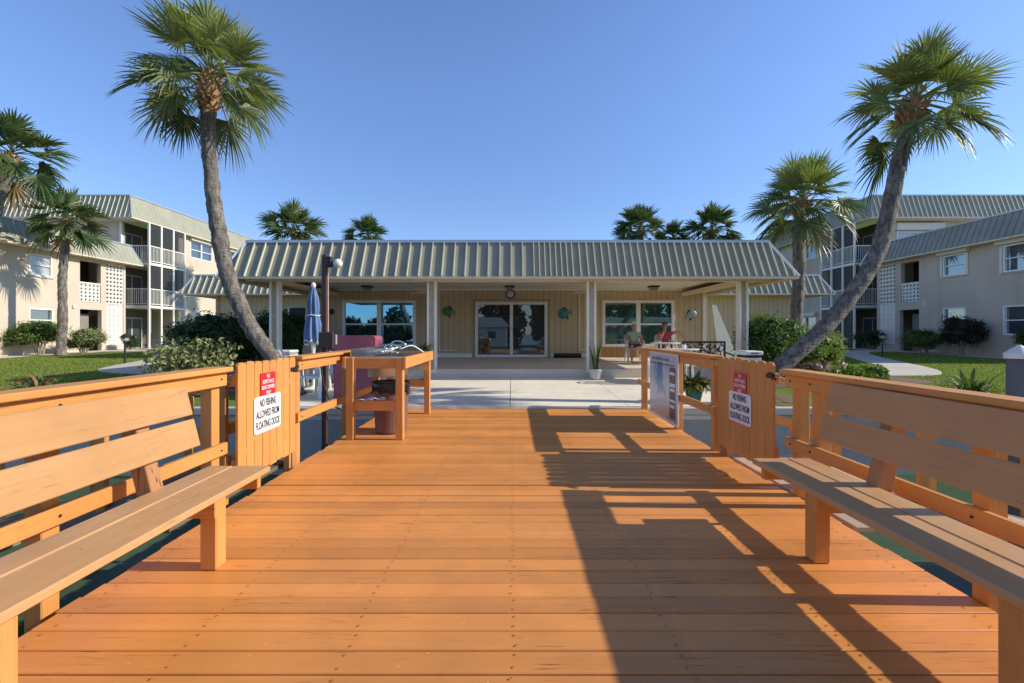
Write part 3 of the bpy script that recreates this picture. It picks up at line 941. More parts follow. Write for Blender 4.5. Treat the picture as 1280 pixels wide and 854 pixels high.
# ------------------------------------------------------------------ roofs
def mansard(parent, A, spacing, run, rise, mat, rib, name='mansard_roof', world=True, ribh=.05, ribw=.025, flat=()):
    H0 = ribh
    """A: list of bottom corners (3-D); outward = right hand side when walking; list of spacings per segment"""
    panel = MB(); ribs = MB(); caps = MB(); eave = MB()
    A = [Vector(p) for p in A]
    n = len(A)
    outs = []
    for i in range(n - 1):
        d = (A[i + 1] - A[i]).normalized(); outs.append(Vector((d.y, -d.x, 0)))
    tops = []
    for i in range(n):
        if i == 0: o = outs[0]; off = -o * run
        elif i == n - 1: o = outs[-1]; off = -o * run
        else: off = -(outs[i - 1] + outs[i]) * run
        tops.append(A[i] + off + Vector((0, 0, rise)))
    for i in range(n - 1):
        a, b_ = A[i], A[i + 1]; L = (b_ - a).length; d = (b_ - a).normalized(); o = outs[i]
        panel.add([a, b_, tops[i + 1], tops[i]], [(0, 1, 2, 3)])
        sl = -o * run + Vector((0, 0, rise)); nrm = (o * rise + Vector((0, 0, run))).normalized()
        sp = spacing[i]; t = .12
        ribh = .012 if i in flat else H0
        k = 0
        while t < L - .06:
            p = a + d * t
            fr = 1.0
            if i > 0: fr = min(fr, t / run)
            if i < n - 2: fr = min(fr, (L - t) / run)
            if fr > .06:
                ribs.bar(p + nrm * (ribh / 2 + .002) - sl.normalized() * .01, p + sl * min(fr, .985) + nrm * (ribh / 2 + .002), ribw, ribh, nrm)
            t += sp(t) if callable(sp) else sp
            k += 1
        # eave trim and top flashing
        eave.bar(a + o * .012 - Vector((0, 0, .03)), b_ + o * .012 - Vector((0, 0, .03)), .022, .06)
        caps.bar(tops[i] + Vector((0, 0, .035)), tops[i + 1] + Vector((0, 0, .035)), .10, .07)
    for i in range(1, n - 1):
        ax = (tops[i] - A[i])
        caps.bar(A[i] + (outs[i - 1] + outs[i]) * .02, tops[i] + (outs[i - 1] + outs[i]) * .02, .05, .05, outs[i - 1] + outs[i])
    o = panel.build(name, mat, parent, world)
    ribs.build('seam_ribs', rib, o, world)
    caps.build('roof_flashing', MT['flash'], o, world)
    eave.build('eave_trim', MT['cream'], o, world)
    return o, tops

# ------------------------------------------------------------------ clubhouse
YW = 16.2
ch = thing('clubhouse', 'low tan clubhouse with metal mansard roof and covered porch facing the dock', 'building', (-.1, 14, .2))
FZ = lambda y: .37 + (y - 11.56) / (YW - 11.56) * .05
pf = MB()
y0, y1 = 11.575, YW - .02
pf.add([(-6.6, y0, FZ(y0)), (6.4, y0, FZ(y0)), (6.4, y1, FZ(y1)), (-6.6, y1, FZ(y1)), (-6.6, y0, -.1), (6.4, y0, -.1), (6.4, y1, -.1), (-6.6, y1, -.1)],
       [(0, 1, 2, 3), (0, 4, 5, 1), (1, 5, 6, 2), (2, 6, 7, 3), (3, 7, 4, 0)])
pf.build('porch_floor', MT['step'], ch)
# front wall with openings
def wall_x(y, x0, x1, z0, z1, holes, th, mat, parent, name='wall'):
    """wall facing -y with rectangular holes (hx0,hx1,hz0,hz1)"""
    mb = MB(); xs = sorted(set([x0, x1] + [h for q in holes for h in q[:2]]))
    for a, b_ in zip(xs, xs[1:]):
        hs = sorted([(h[2], h[3]) for h in holes if h[0] <= a + 1e-6 and h[1] >= b_ - 1e-6])
        z = z0
        for h0, h1 in hs:
            if h0 > z + 1e-4: mb.box(a, b_, y, y + th, z, h0)
            z = h1
        if z < z1 - 1e-4: mb.box(a, b_, y, y + th, z, z1)
    return mb.build(name, mat, parent)
def wall_y(x, side, y0, y1, z0, z1, holes, th, mat, parent, name='wall'):
    """wall in plane x, thickness growing away from the courtyard"""
    mb = MB(); ys = sorted(set([y0, y1] + [h for q in holes for h in q[:2]]))
    for a, b_ in zip(ys, ys[1:]):
        hs = sorted([(h[2], h[3]) for h in holes if h[0] <= a + 1e-6 and h[1] >= b_ - 1e-6])
        z = z0
        for h0, h1 in hs:
            if h0 > z + 1e-4: mb.box(x, x + side * th, a, b_, z, h0)
            z = h1
        if z < z1 - 1e-4: mb.box(x, x + side * th, a, b_, z, z1)
    return mb.build(name, mat, parent)

W1 = (-6.05, -3.47, .83, 2.44); W2 = (3.2, 5.73, .83, 2.44); DR = (-1.34, 1.23, .43, 2.40)
wall_x(YW, -7.18, 6.86, .2, 3.3, [W1, W2, DR], .15, MT['siding'], ch)
MB().box(W2[0] - .05, 4.4, YW - .012, YW - .002, .43, W2[2] - .05).build('plywood_panel', MT['siding_raw'], ch)
ce = MB()
ce.box(-7.0, 6.75, 11.75, YW - .003, 2.865, 2.90)
ce.build('porch_ceiling', MT['ceiling'], ch)
tr = MB()
tr.box(-7.16, 6.84, YW - .03, YW - .003, 2.80, 2.864)
for x in (-7.12, 6.82): tr.box(x - .06, x + .06, YW - .035, YW - .003, .42, 2.795)
tr.build('white_trim', MT['white'], ch)
bt = MB()
for x0, x1 in ((-3.3, -1.46), (1.35, 3.05)): bt.box(x0, x1, YW - .04, YW - .003, .425, .56)
bt.build('base_board', MT['white'], ch)
be = MB()
be.box(-6.75, 6.5, 11.50, 11.72, 2.60, 2.72, .006)
be.build('front_beam', MT['cream'], ch)
for x in (-6.24, 6.04):
    MB().box(x - .07, x + .07, 11.73, YW - .04, 2.60, 2.72, .006).build('side_beam', MT['cream'], ch)
# overhanging soffit
so = MB(); so.box(-7.1, 6.85, 11.03, 11.49, 2.70, 2.715); so.box(-7.1, -6.32, 11.5, YW + .3, 2.722, 2.735); so.box(6.12, 6.85, 11.5, YW + .3, 2.722, 2.735)
so.build('soffit', MT['cream'], ch)
def ribsp(t):
    x = t - 7.16
    return .28 if x < .25 else (.135 if x < 1.35 else .184)
mansard(ch, [(-7.16, 20.0, 2.66), (-7.16, 11.0, 2.66), (6.90, 11.0, 2.66), (6.90, 20.0, 2.66)], [.28, ribsp, .2], .47, .90, MT['metalroof'], MT['rib'])
MB().box(-6.66, 6.40, 11.5, 20.5, 3.45, 3.56).build('flat_roof', MT['flash'], ch)
bd_ = MB(); bd_.box(-7.18, -7.03, YW + .16, 20.1, .2, 2.66); bd_.box(6.71, 6.86, YW + .16, 20.1, .2, 2.66); bd_.build('side_wall', MT['siding'], ch)
for x in (-6.06, -2.06, 2.0, 5.86):
    zb = FZ(11.65)
    o = MB().box(x - .062, x + .062, 11.56, 11.70, zb, 2.598).build('column', MT['fascia_tan'], ch)
    tm = MB()
    for s_ in (-1, 1):
        tm.box(x + s_ * .065, x + s_ * .118, 11.535, 11.725, zb, 2.598, .004)
    tm.build('corner_trim', MT['white'], o)
    MB().box(x - .125, x + .125, 11.53, 11.73, zb - .09, zb - .001, .005).build('column_foot', MT['white'], o)
def house_window(q, parent, glassm):
    x0, x1, z0, z1 = q
    fr = MB(); y = YW - .035
    f = .085
    fr.box(x0 - .02, x1 + .02, y, y + .10, z1 - f, z1 + .02, .005); fr.box(x0 - .04, x1 + .04, y - .03, y + .10, z0 - .02, z0 + f * .8, .005)
    fr.box(x0 - .02, x0 + f, y, y + .10, z0 + f * .8, z1 - f, .005); fr.box(x1 - f, x1 + .02, y, y + .10, z0 + f * .8, z1 - f, .005)
    xm = (x0 + x1) / 2; zm = z0 + .48 * (z1 - z0)
    fr.box(xm - .075, xm + .075, y + .002, y + .10, z0 + f * .8, z1 - f, .005)
    for a, b_ in ((x0 + f, xm - .075), (xm + .075, x1 - f)):
        fr.box(a, b_, y + .02, y + .09, zm - .03, zm + .03, .004)
    o = fr.build('window', MT['vinyl'], parent)
    for a, b_ in ((x0 + f, xm - .075), (xm + .075, x1 - f)):
        MB().box(a, b_, y + .05, y + .056, zm + .03, z1 - f).build('pane', glassm, o)
        MB().box(a, b_, y + .065, y + .071, z0 + f * .8, zm - .03).build('pane', glassm, o)
house_window(W1, ch, MT['glass']); house_window(W2, ch, glass('teal_reflection_glass', (.012, .05, .05), .26, .01, (.5, .85, .8)))  # second window: teal of the reflected bank is put into the glass colours
x0, x1, z0, z1 = DR
fr = MB(); y = YW - .05
fr.box(x0, x1, y, y + .14, z1 - .10, z1, .005); fr.box(x0, x1, y, y + .14, z0, z0 + .09, .005)
fr.box(x0, x0 + .10, y, y + .14, z0 + .09, z1 - .10, .005); fr.box(x1 - .10, x1, y, y + .14, z0 + .09, z1 - .10, .005)
xm = -.05
fr.box(xm - .055, xm + .055, y + .012, y + .13, z0 + .09, z1 - .10, .005)
dr = fr.build('sliding_door', MT['vinyl'], ch)
MB().box(x0 + .10, xm - .055, y + .05, y + .057, z0 + .09, z1 - .10).build('pane', MT['glass_door'], dr)
MB().box(xm + .055, x1 - .10, y + .08, y + .087, z0 + .09, z1 - .10).build('pane', glass('screen_door_glass', (.018, .018, .02), .16), dr)
MB().box(xm + .06, xm + .08, y - .01, y + .05, 1.25, 1.5, .004).build('handle', MT['black'], dr)
cs = MB()
for a in (x0 - .09, x1 + .0): cs.box(a + .005, a + .085, YW - .02, YW - .002, .43, z1 + .05)
cs.box(x0 - .085, x1 + .085, YW - .021, YW - .0025, z1 + .051, z1 + .09)
cs.build('door_casing', plain('casing_green', (.36, .34, .22), .7), ch)
cd = MB()
for x, dx in ((2.36, .2), (-2.62, .55)):
    cd.tube([(x, YW - .02, 2.79), (x, YW - .02, .68)], .018, 8); cd.tube([(x, YW - .02, .68), (x + dx, YW - .02, .68)], .018, 8)
cd.build('conduit', MT['white'], ch)
# wings behind
for s_, xe in ((-1, 14.3), (1, 13.8)):
    xi = 7.19 if s_ < 0 else 6.87
    wl = MB(); wl.box(s_ * xi, s_ * (xe - 1.3), 20.1, 20.25, .2, 3.0); wl.box(s_ * (xe - 1.3), s_ * (xe - 1.45), 20.26, 30, .2, 3.0); wl.build('wing_wall', MT['siding'], ch)
    MB().box(s_ * (xe - 1.33), s_ * (xe - 1.20), 20.06, 20.098, .2, 2.98).build('corner_board', MT['fascia_tan'], ch)
    pts = [(s_ * 6.5, 19.5, 2.98), (s_ * xe, 19.5, 2.98), (s_ * xe, 30, 2.98)]
    if s_ < 0: pts = pts[::-1]
    mansard(ch, pts, [.28, .28] if s_ < 0 else [.27, .27], .42, .80, MT['metalroof'], MT['rib'], 'wing_roof')
    q = MB(); q.box(s_ * 6.6, s_ * (xe - .03), 19.53, 20.6, 2.935, 2.95); q.build('wing_soffit', MT['cream'], ch)
    MB().box(s_ * 6.6, s_ * (xe - .45), 19.95, 30, 3.70, 3.77).build('wing_flat_roof', MT['flash'], ch)

# ------------------------------------------------------------------ apartment buildings
def apartment(s, Xw, y_start, label, stuc, roofm):
    X = lambda u: s * u
    t = thing('apartment_building', label, 'building', (X(Xw + 3), 24, .25))
    zg = .15
    ZS = 5.5; YE = 27.5
    m = lambda d0, d1: (min(d0, d1), max(d0, d1))
    if s < 0:
        openings = dict(up=(24.6, 25.85, 2.98, 5.22), low=(24.6, 25.9, .2, 2.58), blocks=(26.2, 27.35, .62, 5.30))
        wins = [(22.0, 23.1, 4.1, 5.15, 'blind', False), (22.0, 23.15, 1.35, 2.5, 'glass', False), (18.0, 19.2, 4.0, 5.1, 'blind', False), (18.0, 19.2, 1.35, 2.5, 'glass', False)]
    else:
        openings = dict(up=(24.65, 25.8, 2.98, 5.22), low=(24.65, 25.9, .2, 2.58), blocks=(26.2, 27.35, .62, 5.30))
        wins = [(22.1, 23.25, 4.15, 5.2, 'glass', True), (22.1, 23.25, 1.3, 2.55, 'glass', False), (18.9, 20.4, 4.0, 5.2, 'glass', True), (18.9, 20.4, 1.2, 2.5, 'glass', False)]
    holes = [openings['up'], openings['low'], openings['blocks']] + [w[:4] for w in wins]
    wall_y(X(Xw), s, y_start, YE, zg, ZS + .3, holes, .22, stuc, t)
    for q0, q1 in ((YE - .22, YE), (y_start, y_start + .2)): MB().box(X(Xw + .23), X(Xw + 14), q0, q1, zg, ZS + .3).build('end_wall', stuc, t)
    # corridor behind openings
    i_ = MB(); i_.box(X(Xw + 2.0), X(Xw + 2.1), 23.9, YE - .25, zg, ZS); i_.box(X(Xw + .24), X(Xw + 1.98), 23.9, YE - .25, 2.75, 2.9); i_.box(X(Xw + .24), X(Xw + 1.98), 23.8, 23.88, zg, ZS)
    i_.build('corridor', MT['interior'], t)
    dd = MB(); dd.box(X(Xw + .6), X(Xw + .66), 24.75, 25.75, .25, 2.35); dd.build('entry_door', plain('entry_grey', (.26, .24, .21), .6), t)
    # windows
    for a, b_, z0, z1, kind, box in wins:
        f = MB(); w = .06; xo = X(Xw - .02); xi = X(Xw + .12)
        f.box(xo, xi, a - .01, a + w, z0, z1); f.box(xo, xi, b_ - w, b_ + .01, z0, z1)
        f.box(xo, xi, a + w, b_ - w, z1 - w, z1); f.box(xo, xi, a + w, b_ - w, z0, z0 + w); f.box(X(Xw + .01), xi, a + w, b_ - w, (z0 + z1) / 2 - .025, (z0 + z1) / 2 + .025)
        wf = f.build('window', MT['vinyl'], t)
        MB().box(X(Xw - .06), X(Xw + .0), a - .06, b_ + .06, z0 - .07, z0 - .002).build('sill', stuc, wf)
        MB().box(X(Xw + .085), X(Xw + .09), a + w, b_ - w, z0 + w, z1 - w).build('pane', MT['blind'] if kind == 'blind' else MT['glass_apt'], wf)
        if box:
            q = MB(); q.box(X(Xw - .20), X(Xw - .005), a - .22, b_ + .22, z1 + .03, z1 + .27, .01); q.box(X(Xw - .05), X(Xw - .005), a - .14, a - .03, z0 - .05, z1 + .02); q.box(X(Xw - .05), X(Xw - .005), b_ + .03, b_ + .14, z0 - .05, z1 + .02)
            q.build('shutter_box', MT['shutter'], wf)
    # breeze blocks: openwork above, closed glazed blocks below
    def breeze(y0, y1, z0, z1, ny, nz, name, solid=False):
        mb = MB(); dy = (y1 - y0) / ny; dz = (z1 - z0) / nz; xa, xb = X(Xw + .03), X(Xw + .13); e = .024
        for i in range(ny):
            for j in range(nz):
                ya, za = y0 + i * dy, z0 + j * dz
                yb_, zb_ = ya + dy, za + dz
                mb.box(xa, xb, ya + .004, yb_ - .004, za + .004, za + e); mb.box(xa, xb, ya + .004, yb_ - .004, zb_ - e, zb_ - .004)
                mb.box(xa, xb, ya + .004, ya + e, za + e, zb_ - e); mb.box(xa, xb, yb_ - e, yb_ - .004, za + e, zb_ - e)
                cy_, cz_ = (ya + yb_) / 2, (za + zb_) / 2
                if solid:
                    mb.box(X(Xw + .085), X(Xw + .1), ya + e, yb_ - e, za + e, zb_ - e)
                    mb.box(X(Xw + .05), X(Xw + .084), cy_ - dy * .26, cy_ + dy * .26, cz_ - dz * .26, cz_ + dz * .26)
                else:
                    # four quarter petals around a diamond opening
                    for sy in (-1, 1):
                        for sz in (-1, 1):
                            cyy, czz = cy_ + sy * (dy / 2 - e), cz_ + sz * (dz / 2 - e)
                            a_ = dy / 2 - e - .012
                            poly = [(0, 0), (-sy * a_, 0), (-sy * a_ * .55, -sz * a_ * .55), (0, -sz * a_)]
                            mb.prism(poly, (0, 1, 0), (0, 0, 1), (s, 0, 0), (X(Xw + .045), cyy, czz), .06)
        return mb.build(name, MT['white'], t)
    b0, b1, bz0, bz1 = openings['blocks']
    breeze(b0, b1, 2.98, bz1, 5, 10, 'breeze_block_screen')
    breeze(b0, b1, bz0, 2.97, 4, 8, 'breeze_block_screen', True)
    u0, u1, uz0, uz1 = openings['up']
    rl = breeze(u0 + .02, u1 - .02, uz0 + .02, 4.0, 5, 5, 'breeze_block_railing')
    MB().box(X(Xw - .01), X(Xw + .16), u0 + .005, u1 - .005, 4.005, 4.07).build('coping', MT['white'], rl)
    # two-storey mansard
    mo = .55
    pts = [(X(Xw - mo), y_start - .5, ZS - .05), (X(Xw - mo), YE + .6, ZS - .05), (X(Xw + 10), YE + .6, ZS - .05)]
    if s > 0: pts = pts[::-1]
    mansard(t, pts, [.3, .3], .42, 1.12, roofm, MT['rib'] if s < 0 else roofm, 'lower_roof', ribh=.03, flat=(0, 1) if s < 0 else ())
    q = MB(); q.box(X(Xw - mo + .03), X(Xw - .003), y_start - .4, YE + .55, ZS - .10, ZS - .085); q.build('lower_soffit', MT['cream'], t)
    MB().box(X(Xw - .1), X(Xw + 14), y_start - .1, YE + .2, 6.50, 6.58).build('lower_flat_roof', MT['flash'], t)
    # three-storey block
    S = 8.28; ya, yb = 28.7, 31.8; up = Xw - .45
    MB().box(X(Xw + 1.0), X(Xw + 22), 28.4, 28.6, zg, S + .3).build('south_wall', stuc, t) if s < 0 else \
        wall_x(28.4, Xw + 1.0, Xw + 22, zg, S + .3, [(24.0, 26.5, 6.6, 7.6)], .2, MT['stucco'], t, 'south_wall')
    if s > 0:
        f = MB(); f.box(23.95, 26.55, 28.37, 28.5, 7.54, 7.62)
        for x in (23.95, 25.2, 26.47): f.box(x, x + .08, 28.37, 28.5, 6.6, 7.539)
        wf = f.build('window', MT['vinyl'], t)
        MB().box(24.03, 26.47, 28.45, 28.455, 6.6, 7.54).build('pane', MT['blind'], wf)
        MB().box(23.75, 26.75, 28.1, 28.38, 7.66, 8.1, .02).build('shutter_box', MT['shutter'], wf)
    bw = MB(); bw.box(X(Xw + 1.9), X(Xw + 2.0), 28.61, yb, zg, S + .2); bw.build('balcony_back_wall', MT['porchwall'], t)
    bs = MB(); bs.box(X(Xw + .0), X(Xw + 1.88), yb + .002, yb + .18, zg, S + .2); bs.build('balcony_side_wall', stuc, t)
    e3 = [(33.0, 35.4, 6.75, 8.0), (33.0, 35.4, 3.9, 5.3), (33.0, 35.4, 1.1, 2.5), (37.5, 39, 6.75, 8.0)]
    wall_y(X(Xw), s, yb + .19, 46, zg, S + .3, e3, .2, stuc, t, 'east_wall')
    for a, b_, z0, z1 in e3:
        f = MB(); w = .07; xo = X(Xw - .02); xi = X(Xw + .12)
        f.box(xo, xi, a, a + w, z0, z1); f.box(xo, xi, b_ - w, b_, z0, z1); f.box(xo, xi, a + w, b_ - w, z1 - w, z1); f.box(xo, xi, a + w, b_ - w, z0, z0 + w)
        ym = (a + b_) / 2; f.box(xo, xi, ym - .05, ym + .05, z0 + w, z1 - w)
        f.box(X(Xw + .02), xi, a + w, ym - .05, (z0 + z1) / 2 - .025, (z0 + z1) / 2 + .025); f.box(X(Xw + .02), xi, ym + .05, b_ - w, (z0 + z1) / 2 - .025, (z0 + z1) / 2 + .025)
        wf = f.build('window', MT['vinyl'], t)
        MB().box(X(Xw + .085), X(Xw + .09), a + w, b_ - w, z0 + w, z1 - w).build('pane', MT['glass_apt'], wf)
        MB().box(X(Xw - .22), X(Xw - .023), a - .1, b_ + .1, z1 + .01, z1 + .26, .01).build('shutter_box', MT['shutter'], wf)
    # balconies
    for k, zf in enumerate((.22, 3.02, 5.74)):
        bl = MB(); bl.box(X(up - .03), X(Xw + 1.88), ya - .03, yb + .0, zf - .16, zf, .01)
        bo = bl.build('balcony', MT['white'] if k else MT['walk'], t)
        if k:
            ra = MB()
            zr = zf + 1.08
            ra.box(X(up - .02), X(up + .03), ya + .04, yb - .03, zr - .05, zr); ra.box(X(up - .015), X(up + .025), ya + .04, yb - .03, zf + .08, zf + .12)
            n = 26
            for i in range(n):
                y = ya + .12 + (yb - ya - .2) * i / (n - 1)
                ra.box(X(up - .005), X(up + .015), y - .012, y + .012, zf + .121, zr - .051)
            ra.box(X(up + .06), X(Xw + 1.86), ya - .02, ya + .03, zr - .05, zr); ra.box(X(up + .06), X(Xw + 1.86), ya - .015, ya + .025, zf + .08, zf + .12)
            n = 17
            for i in range(n):
                u = up + .12 + (Xw + 1.8 - up - .12) * i / (n - 1)
                ra.box(X(u - .012), X(u + .012), ya - .005, ya + .015, zf + .121, zr - .051)
            ra.build('railing', MT['white'], bo)
        top = (2.86, 5.58, 8.24)[k]
        sc_ = MB()
        if k == 0 and s < 0: top = .9
        sc_.box(X(up + .034), X(up + .038), ya + .04, yb - .03, zf + .02, top)
        sc_.build('insect_screen', MT['screen'], bo)
        df = MB(); df.box(X(Xw + 1.84), X(Xw + 1.89), 29.3, 31.0, zf + .01, zf + 2.1)
        dm = df.build('balcony_door', MT['door_w'], bo)
        dg = MB(); dg.box(X(Xw + 1.82), X(Xw + 1.838), 29.4, 30.1, zf + .1, zf + 2.0); dg.box(X(Xw + 1.82), X(Xw + 1.838), 30.2, 30.9, zf + .1, zf + 2.0)
        dg.build('balcony_door_glass', MT['glass_apt'], bo)
    for y in (ya, ya + 1.0, ya + 2.05, yb):
        MB().box(X(up - .06), X(up + .045) , y - .05, y + .05, .2, S - .02, .006).build('balcony_post', MT['white'], t)
    MB().box(X(Xw + .96), X(Xw + 1.06), 28.30, 28.399, .2, S).build('corner_post', MT['white'], t)
    pts = [(X(up), 46, S), (X(up), 27.4, S), (X(Xw + 22), 27.4, S)]
    if s < 0: pts = pts[::-1]
    mansard(t, pts if s < 0 else pts, [.3, .3], .45, 1.4, roofm if s < 0 else MT['metalroof'], MT['rib'] if s < 0 else MT['rib'], 'upper_roof', ribh=.05, flat=(1,) if s < 0 else ())
    q = MB(); q.box(X(up + .03), X(Xw + 22), 27.45, 28.39, S - .05, S - .035); q.box(X(up + .03), X(Xw - .003), 28.4, 46, S - .05, S - .035); q.build('upper_soffit', MT['cream'], t)
    MB().box(X(up + .5), X(Xw + 22), 27.9, 46, 9.5, 9.62).build('upper_flat_roof', MT['flash'], t)
    if s > 0:
        rot = Matrix(((0, 0, -1), (-1, 0, 0), (0, 1, 0)))
        o = lettering('E', .34, 1, t, (0, 0, 0), rot, MT['signwhite'], 'building_letter')
        o.data.transform(Matrix.Translation(Vector((Xw - .008, 24.33, 2.86)) - t.location))
    else:
        l = MB(); l.box(X(Xw - .10), X(Xw - .002), 24.15, 24.29, 2.6, 2.8, .02); l.build('wall_light', MT['white'], t)
    return t
apartment(-1, 23.4, 9.5, 'sunlit beige apartment building on the left with screened balconies', MT['stucco'], MT['metalroof'])
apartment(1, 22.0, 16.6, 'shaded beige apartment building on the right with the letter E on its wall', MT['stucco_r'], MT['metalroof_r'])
# ------------------------------------------------------------------ palms
def frond(mb, c, az, el, pet, Lb, rr, tint, nleaf=34, droop=.5, w=.05, fold=.35, segs=(0, .4, .75, 1.0)):
    """fan leaf: petiole from c then leaflets radiating about its end"""
    d = Vector((math.cos(az) * math.cos(el), math.sin(az) * math.cos(el), math.sin(el)))
    sd = Vector((-math.sin(az), math.cos(az), 0))
    up = sd.cross(d) * -1
    if up.z < 0: up = -up
    pts = []
    for k in range(6):
        t = k / 5
        pts.append(c + d * (pet * t) + Vector((0, 0, -.22 * pet * t * t)))
    mb.tube(pts, [.02, .017, .015, .013, .011, .01], 4, False, .55)
    e = pts[-1]
    d = (pts[-1] - pts[-2]).normalized(); up = d.cross(sd); up = -up if up.z < 0 else up
    sd = up.cross(d).normalized() * 1
    roll = rr.uniform(-.8, .8)
    s2 = (sd * math.cos(roll) + up * math.sin(roll)).normalized(); u2 = (up * math.cos(roll) - sd * math.sin(roll)).normalized()
    curl = rr.uniform(.8, 1.2)
    for i in range(nleaf):
        q = -1 + 2 * i / (nleaf - 1)
        a = q * R(118) + rr.uniform(-.03, .03)
        L = Lb * (1.0 - .38 * abs(q) ** 1.6) * rr.uniform(.86, 1.06)
        ld = d * math.cos(a) + s2 * math.sin(a)
        ld = (ld + u2 * fold * abs(math.sin(a))).normalized()
        base = e + d * (.16 * Lb * (1 - abs(q)))
        wv = ld.cross(u2).normalized()
        # pleated: each leaflet tilts
        wv = (wv + u2 * (.5 if i % 2 else -.5)).normalized()
        vs = []
        dr = droop * curl * rr.uniform(.6, 1.4)
        for t in segs:
            p = base + ld * (L * t) + Vector((0, 0, -dr * L * .55 * t ** 2.4)) - ld * (dr * L * .12 * t ** 3)
            hw = w * {0: .25, segs[1]: 1.0, segs[2]: .55}.get(t, 0.0) * .5
            if hw > 0: vs += [p - wv * hw, p + wv * hw]
            else: vs.append(p)
        tt = max(0, min(1, tint + rr.uniform(-.18, .18))) if tint < .85 else tint
        mb.add(vs, [(0, 1, 3, 2), (2, 3, 5, 4), (4, 5, 6)], tt)

def palm(name, label, pts, r0, r1, rc, nf, seed, group=None, boots=.7, far=False, dead=3, bootr=1.35, lift=0):
    rr = random.Random(seed)
    pts = [Vector(p) for p in pts]
    t = thing(name, label, 'palm tree', pts[0], group)
    cl = catmull(pts, .05)
    n = len(cl)
    mb = MB(); rad = []
    for i in range(n):
        f = i / (n - 1)
        r = r0 + (r1 - r0) * f + .55 * r0 * max(0, (.09 - f) / .09) ** 2 * .5
        rad.append(r * (1 + .02 * math.sin(i * 1.15) + rr.uniform(-.02, .02)))
    mb.tube(cl, rad, 22)
    for i, v_ in enumerate(mb.v):
        nn = (mnoise.noise(Vector(v_) * 5) * .03 + mnoise.noise(Vector((v_[0] * 9, v_[1] * 9, v_[2] * 26))) * .014) * (r0 / .18)
        mb.v[i] = (v_[0] + nn, v_[1] + nn * .6, v_[2])
    mb.build('trunk', MT['bark'], t, smooth=True)
    top = cl[-1]; ax = (cl[-1] - cl[-4]).normalized()
    # leaf bases (boots)
    bm_ = MB()
    a1 = ax.cross(Vector((0, 1, 0))).normalized(); a2 = ax.cross(a1)
    bl = boots
    nb_ = int(90 * (1 if not far else .4))
    bm_.tube([top - ax * bl * .75, top - ax * bl * .5, top - ax * .1, top + ax * .25], [r1 * 1.02, r1 * 1.2, r1 * bootr, r1 * .8], 14)
    for i in range(nb_):
        f = i / nb_; a = i * 2.39996
        o = a1 * math.cos(a) + a2 * math.sin(a)
        p = top - ax * (bl * (.70 - .85 * f)) + o * (r1 * (1.0 + .28 * min(1, f * 2)))
        L = rr.uniform(.14, .26) * r1 / .17
        q = p + (o * rr.uniform(.35, .75) + ax * rr.uniform(.5, 1)).normalized() * L
        bm_.bar(p - o * .02, q, .05 * r1 / .17 * rr.uniform(.7, 1.2), .018, o)
    bm_.build('leaf_bases', MT['boots'], t)
    cm = MB()
    c0 = top + ax * .12
    golden = 2.39996
    for i in range(nf):
        f = (i + .5) / nf
        el = R(84) - R(122) * f ** 1.05 + rr.uniform(-.16, .16)
        if i % 9 == 8: el -= R(25)
        az = i * golden + rr.uniform(-.25, .25)
        pet = rc * rr.uniform(.36, .62); Lb = rc * rr.uniform(.40, .54)
        if f < .2: pet *= .9
        tint = .78 - .55 * f + rr.uniform(-.15, .15)
        if i >= nf - dead: tint = .97
        frond(cm, c0 + ax * (.16 * (1 - f)) + Vector((0, 0, lift)), az, el, pet, Lb, rr, tint, 26 if far else 38, .12 + .6 * f * f + rr.uniform(-.05, .3), (.066 if far else .042) * rc / 1.6)
    cm.build('crown', MT['palm_far'] if far else MT['palm'], t, tint=True)
    return t

G1 = 'tall palms around the clubhouse'
palm('palm_tree', 'tall palm with a curved trunk rising behind the left gate', [P(372, 497, 9), P(342, 449, 9), P(312, 406, 9), P(287, 352, 9), P(273, 290, 9), P(264, 220, 9), P(260, 160, 9), P(262, 104, 9)], .150, .128, 1.55, 44, 3, None, .85, bootr=1.6, dead=0)
palm('palm_tree', 'leaning palm with a curved trunk crossing in front of the right building', [P(925, 504, 8.05), P(975, 459, 8.05), P(1030, 410, 8.08), P(1071, 360, 8.12), P(1097, 315, 8.18), P(1111, 265, 8.24), P(1121, 215, 8.32), P(1131, 175, 8.4), P(1141, 138, 8.48)],   .145, .122, 1.38, 38, 8, None, .62, bootr=1.7, dead=0)
palm('palm_tree', 'straight palm beside the right end of the clubhouse porch', [P(990, 466, 14), P(995, 400, 14), P(999, 340, 14), P(998, 295, 14), P(1002, 258, 14)], .175, .16, 1.72, 46, 21, None, .5, dead=2)
palm('palm_tree', 'tall palm at the left edge with its trunk out of frame', [P(-40, 455, 18), P(-25, 370, 18), P(-8, 270, 18), P(7, 222, 18), P(13, 198, 18)], .22, .20, 2.0, 36, 33, None, .8, True, dead=1, bootr=1.6)
palm('palm_tree', 'palm standing on the lawn against the wall of the left building', [P(76, 444, 21.2), P(78, 400, 21.2), P(78, 350, 21.2), P(81, 310, 21.2), P(82, 280, 21.2)], .19, .15, 1.85, 36, 45, None, .5, True, dead=1)
